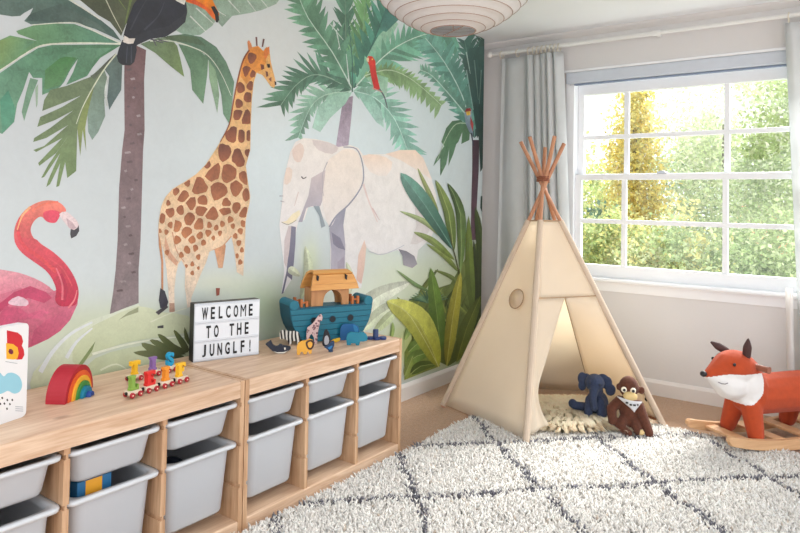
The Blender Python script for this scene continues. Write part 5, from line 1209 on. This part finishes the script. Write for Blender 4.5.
for s_ in (-1, 1):
    link('eye', ellipsoid((0.106, s_*0.066, 0.392), (0.009, 0.005, 0.008), None, 2), m_black, fox, smooth=True)
    link('mouth_stitch', tube([(0.172, s_*0.037, 0.308), (0.160, s_*0.046, 0.302), (0.148, s_*0.054, 0.302), (0.138, s_*0.060, 0.308)], 0.0020, 6), mat('stitch', rgb(130, 120, 122), 0.8), fox)
    base = Vector((0.016, s_*0.046, 0.424)) if s_ == sgn else Vector((0.045, s_*0.050, 0.430)); tip = Vector((0.036, s_*0.075, 0.510)) if s_ == sgn else Vector((0.100, s_*0.085, 0.466))
    e = link('ear', blob([], [(base, base.lerp(tip, 0.5), 0.019, 0.020), (base.lerp(tip, 0.5), tip, 0.020, 0.006)], voxel=0.005, smooth=4), m_fbr, fox)
    link('handle', tube([(-0.020, s_*0.050, 0.376), (-0.036, s_*0.125, 0.372)], [0.0135, 0.0165], 12), mat('handle_wood', rgb(150, 92, 70), 0.5, 0.1, 40), fox)
def rocker_profile():
    top = []; bot = []
    for q in np.linspace(0, 1, 25):
        x = 0.190-q*0.70; c = (x+0.19)/0.395; z = 0.050*c*c
        bot.append((x, z)); top.append((x, z+0.046+0.004*math.cos(PI*c)))
    tip0 = [(0.204, 0.080), (0.206, 0.066)]; 
    return bot+[(-0.522, 0.046), (-0.522, 0.074)]+list(reversed(top))+tip0
for s_ in (-1, 1): link('rocker', prism(rocker_profile(), s_*(hw+0.045)-0.012, s_*(hw+0.045)+0.012, 'y', 0.004), m_rock, fox)
for x in (0.075, -0.10, -0.28, -0.45): link('cross_slat', box(x-0.030, x+0.030, -hw-0.041, hw+0.041, 0.040, 0.054, 0.003), m_rock, fox)
link('tail', blob([], [((-0.43, 0, 0.27), (-0.49, 0, 0.33), 0.035, 0.042), ((-0.49, 0, 0.33), (-0.51, 0, 0.40), 0.042, 0.018)], voxel=0.008, smooth=5), m_fox, fox)

# ================================================================== CURTAINS, POLE
YP = 1.680; ZP = 2.190
t = thing('curtain_pole', 'white curtain pole with round finial above the window', 'curtain pole', (0, YP, ZP))
m_cp = mat('pole_cream', rgb(224, 224, 222), 0.4, 0.02, 20)
link('rod', tube([(0.03, 0, 0), (1.12, 0, 0)], 0.0135, 16), m_cp, t); link('rod', tube([(1.12, 0, 0), (2.75, 0, 0)], 0.0115, 16), m_cp, t)
link('joint', tube([(1.10, 0, 0), (1.145, 0, 0)], 0.0175, 16), m_cp, t)
link('finial', blob([((0.006, 0, 0), (0.022, 0.022, 0.022))], [((0.02, 0, 0), (0.05, 0, 0), 0.010, 0.012)], voxel=0.004, smooth=2), m_cp, t)
for x in (0.075, 1.125, 2.6): link('bracket', tube([(x, 0, -0.012), (x, 0.03, -0.014), (x, 0.084, -0.002)], 0.007, 8), m_cp, t)
m_cur = mat('curtain_fabric', rgb(228, 230, 231), 0.9, 0.03, 12, 0.15, 400, trans=0.40)
m_ring = mat('ring_cream', rgb(214, 206, 190), 0.45, 0.04, 20)
ring_me = tube([(0, 0.027*math.cos(a), 0.027*math.sin(a)-0.0115) for a in np.linspace(0, 2*PI, 25)], 0.0036, 6, cap=False)
def curtain(label, xs_top, xs_bot, phase, amp_fn, ring_x, z1=2.150, z0=0.03, y=YP):
    t = thing('curtain', label, 'curtain', (0, y, 0), 0, 'pale grey curtains either side of the window')
    nu, nv = 150, 30; V = []; Fc = []
    for j in range(nv+1):
        v = j/nv; z = z1+(z0-z1)*v
        for i in range(nu+1):
            u = i/nu; x = xs_top(u)*(1-v)+xs_bot(u)*v
            a, ph_ = amp_fn(u)
            a = a*(0.85+0.45*v)
            V.append((x+0.012*math.sin(ph_*1.0+1.3+v*1.5), a*math.sin(ph_+0.35*math.sin(3*v+u*7))-0.0, z+0.004*math.sin(ph_)*(1-v)))
    for j in range(nv):
        for i in range(nu): q = j*(nu+1)+i; Fc.append((q, q+1, q+nu+2, q+nu+1))
    cloth('drape', V, Fc, m_cur, t, 0.003)
    V2 = [(x, yy-0.004, z) for x, yy, z in V[:4*(nu+1)]]
    for x in ring_x:
        r = link('curtain_ring', ring_me, m_ring, t); r.location = (x, 0, ZP)
    return t
def amp_left(u):
    if u < 0.45: return 0.010+0.012*u, 2*PI*3.2*u
    return (0.018+0.018*min(1, (u-0.45)/0.1))*(1+0.35*math.sin(17*u)), 2*PI*(1.44+(u-0.45)*8.5)+0.9*math.sin(9*u)
curtain('pale grey gathered curtain in the corner behind the teepee', lambda u: 0.085+0.440*u, lambda u: 0.060+0.575*u, 0, amp_left, [0.095, 0.215, 0.30, 0.335, 0.365, 0.395, 0.425, 0.455, 0.485, 0.512])
curtain('pale grey curtain at the right picture edge beside the window', lambda u: 1.775+0.60*u, lambda u: 1.875+0.58*u, 0, lambda u: (0.024, 2*PI*7*u+0.9), [1.805, 1.87, 1.95, 2.03, 2.11, 2.19, 2.27, 2.36])

rc_ = [o for o in bpy.data.objects if o.name == 'curtain.001'][0]
Vl = []; 
for j in range(16):
    v = j/15; z = 0.72+(0.235-0.72)*v
    for i in range(5): Vl.append((1.792+0.008*v+i*0.0085, -0.018+0.006*math.sin(i*1.6+v*2), z))
ln = cloth('lining', Vl, [(j*5+i, j*5+i+1, j*5+i+6, j*5+i+5) for j in range(15) for i in range(4)], mat('curtain_lining', rgb(240, 238, 236), 0.9, 0.02, 10, trans=0.4), rc_, 0.002)

# ================================================================== PAPER LANTERN
lb = CAM+ray(453, 31)*1.80
RL = 0.262
t = thing('paper_lantern', 'large round white paper lantern hanging from the ceiling', 'lamp shade', (lb[0], lb[1], lb[2]+RL*math.cos(0.235)))
m_paper_l = mat('lantern_paper', rgb(212, 213, 214), 0.9, 0.04, 30, 0.2, 120, trans=0.22)
a0 = 0.235; NR = 26; prof = []
for i in range(NR):
    for q in range(3):
        a = a0+(PI-2*a0)*(i+q/3)/(NR-0)
        rr = RL*(1.0-0.010*math.sin(PI*q/3)); prof.append((rr*math.sin(a), -rr*math.cos(a)))
prof.append((RL*math.sin(PI-a0), RL*math.cos(a0)))
sh = link('shade', lathe(prof, 64), m_paper_l, t, smooth=True)
m_wire = mat('lantern_wire', rgb(150, 124, 112), 0.6, 0.05, 30)
for i in range(0, NR+1):
    a = a0+(PI-2*a0)*i/NR
    ring = [(RL*1.001*math.sin(a)*math.cos(q), RL*1.001*math.sin(a)*math.sin(q), -RL*1.001*math.cos(a)) for q in np.linspace(0, 2*PI, 49)]
    link('rib', tube(ring, 0.0009 if i else 0.0016, 5, cap=False), m_wire, t)
r0 = RL*math.sin(a0); z0 = -RL*math.cos(a0)
link('frame_bar', tube([(-r0*0.85, r0*0.5, z0), (r0*0.85, -r0*0.5, z0)], 0.0012, 6), m_wire, t)
link('frame_post', tube([(0, 0, z0), (0, 0, RL*math.cos(a0))], 0.0014, 6), m_wire, t)
link('cord', tube([(0, 0, RL*math.cos(a0)-0.02), (0, 0, ZC-0.02-(lb[2]+RL*math.cos(a0)))], 0.003, 8), m_white, t)
link('ceiling_rose', disc(0.045, 0.020, 'z', 24, (0, 0, ZC-0.0102-(lb[2]+RL*math.cos(a0))), 0.004), m_white, t)

# ================================================================== GARDEN
m_lawn = mat('lawn', rgb(150, 156, 130), 0.95, 0.2, 3.0)
GZ0 = -2.7
struct(link('ground', box(-30, 30, 2.2, 45, GZ0-0.2, GZ0), m_lawn))
m_bark = mat('bark', rgb(96, 82, 70), 0.9, 0.2, 12)
m_leaf = attr_mat('leaves', 0.6, 0.0, trans=0.35)
def tree(name, label, cat, x, y, zc, rx, rz, cols, n, leaf, cone=False, trunk=True):
    t = thing(name, label, cat, (x, y, GZ0), 0, 'trees and shrubs in the garden')
    H = zc-GZ0
    if trunk: link('trunk', tube([(0, 0, 0), (0.05, 0.03, H*0.5), (0, 0, H+rz*0.4)], [0.14, 0.10, 0.03], 8), m_bark, t)
    nc = 46; cl = RNG.normal(0, 1, (nc, 3)); cl /= np.linalg.norm(cl, axis=1)[:, None]; cl *= RNG.uniform(0.35, 1.0, (nc, 1))
    if cone:
        h = (cl[:, 2]+1)/2; cl[:, 0] *= (1.15-h); cl[:, 1] *= (1.15-h)
    ci = RNG.integers(0, nc, n); off = RNG.normal(0, 0.17, (n, 3))
    c = cl[ci]+off
    c = c*np.array([rx, rx, rz])+np.array([0, 0, H])
    nrm = RNG.normal(0, 1, (n, 3)); nrm /= np.linalg.norm(nrm, axis=1)[:, None]
    t1 = np.cross(nrm, RNG.normal(0, 1, (n, 3))); t1 /= np.linalg.norm(t1, axis=1)[:, None]; t2 = np.cross(nrm, t1)
    s1 = (leaf*RNG.uniform(0.6, 1.3, n))[:, None]; s2 = s1*0.55
    V = np.stack([c-t1*s1, c-t2*s2+nrm*s2*0.2, c+t1*s1, c+t2*s2+nrm*s2*0.2], 1)
    me = fast_mesh(V.reshape(-1, 3), np.arange(n*4).reshape(n, 4), np.zeros((0, 3), int))
    cols = np.array([[lin(v) for v in q] for q in cols]); k = cols[(ci+RNG.integers(0, 2, n)) % len(cols)]*RNG.uniform(0.58, 1.14, (n, 1))
    set_col(me, np.concatenate([np.repeat(np.clip(k, 0, 0.95), 4, 0), np.ones((n*4, 1))], 1))
    f = link('foliage', me, m_leaf, t)
YEL = [(250, 228, 140), (246, 222, 128), (240, 228, 156), (228, 222, 156)]; GRN = [(190, 206, 150), (206, 218, 164), (172, 192, 136), (216, 224, 180)]; PAL = [(220, 230, 190), (230, 236, 204), (204, 218, 172), (236, 238, 212)]; MIX = [(236, 228, 150), (200, 214, 146), (218, 222, 160), (186, 204, 140)]; DRK = [(150, 172, 128), (136, 160, 120), (170, 186, 136)]
tree('golden_conifer', 'golden yellow pointed tree outside the left window panes', 'tree', -1.55, 10.6, 1.5, 0.85, 2.9, YEL, 14000, 0.045, True)
tree('garden_tree', 'yellow green tree at the far left of the window', 'tree', -3.0, 11.5, 0.7, 1.2, 1.9, MIX, 9000, 0.055)
tree('garden_tree', 'large pale green tree filling the middle window panes', 'tree', -0.25, 12.0, 1.9, 1.55, 2.2, PAL, 17000, 0.045)
tree('garden_tree', 'pale green tree outside the right window panes', 'tree', 1.35, 11.0, 2.2, 1.35, 2.5, PAL+GRN, 16000, 0.045)
tree('garden_tree', 'dark green tree behind the golden conifer', 'tree', -1.2, 14.0, 0.6, 1.7, 1.9, DRK, 9000, 0.06)
tree('garden_shrub', 'leafy green shrub low outside the left window panes', 'shrub', -1.25, 8.2, 0.35, 0.75, 0.75, MIX, 6500, 0.04, trunk=False)
tree('garden_shrub', 'leafy pale shrub low outside the middle window panes', 'shrub', -0.15, 8.0, 0.25, 0.8, 0.8, GRN+YEL[2:], 7000, 0.04, trunk=False)
tree('garden_shrub', 'leafy green shrub low outside the right window panes', 'shrub', 0.95, 8.0, 0.2, 0.85, 0.85, GRN, 7000, 0.04, trunk=False)
tree('garden_shrub', 'bluish green hedge shrub at the lower left pane', 'shrub', -2.0, 9.2, 0.2, 0.6, 0.8, [(120, 150, 124), (140, 166, 136)], 2400, 0.06, trunk=False)
hs = thing('garden_house', 'small house with orange roof glimpsed between the garden trees', 'house', (0.9, 16.5, GZ0))
link('wall', box(-1.6, 1.6, 0, 2.6, 0, 2.6), mat('house_wall', rgb(236, 232, 226), 0.8, 0.03), hs)
link('roof', prism([(-0.2, 2.6), (1.3, 3.9), (2.8, 2.6)], -1.8, 1.8, 'x'), mat('house_roof', rgb(206, 140, 100), 0.8, 0.1, 6), hs)
w_ = link('window', box(-0.5, 0.4, -0.04, 0.01, 1.0, 1.9), m_white, hs); link('pane', box(-0.42, 0.32, -0.05, -0.03, 1.08, 1.82), mat('house_pane', rgb(90, 110, 124), 0.15), w_)
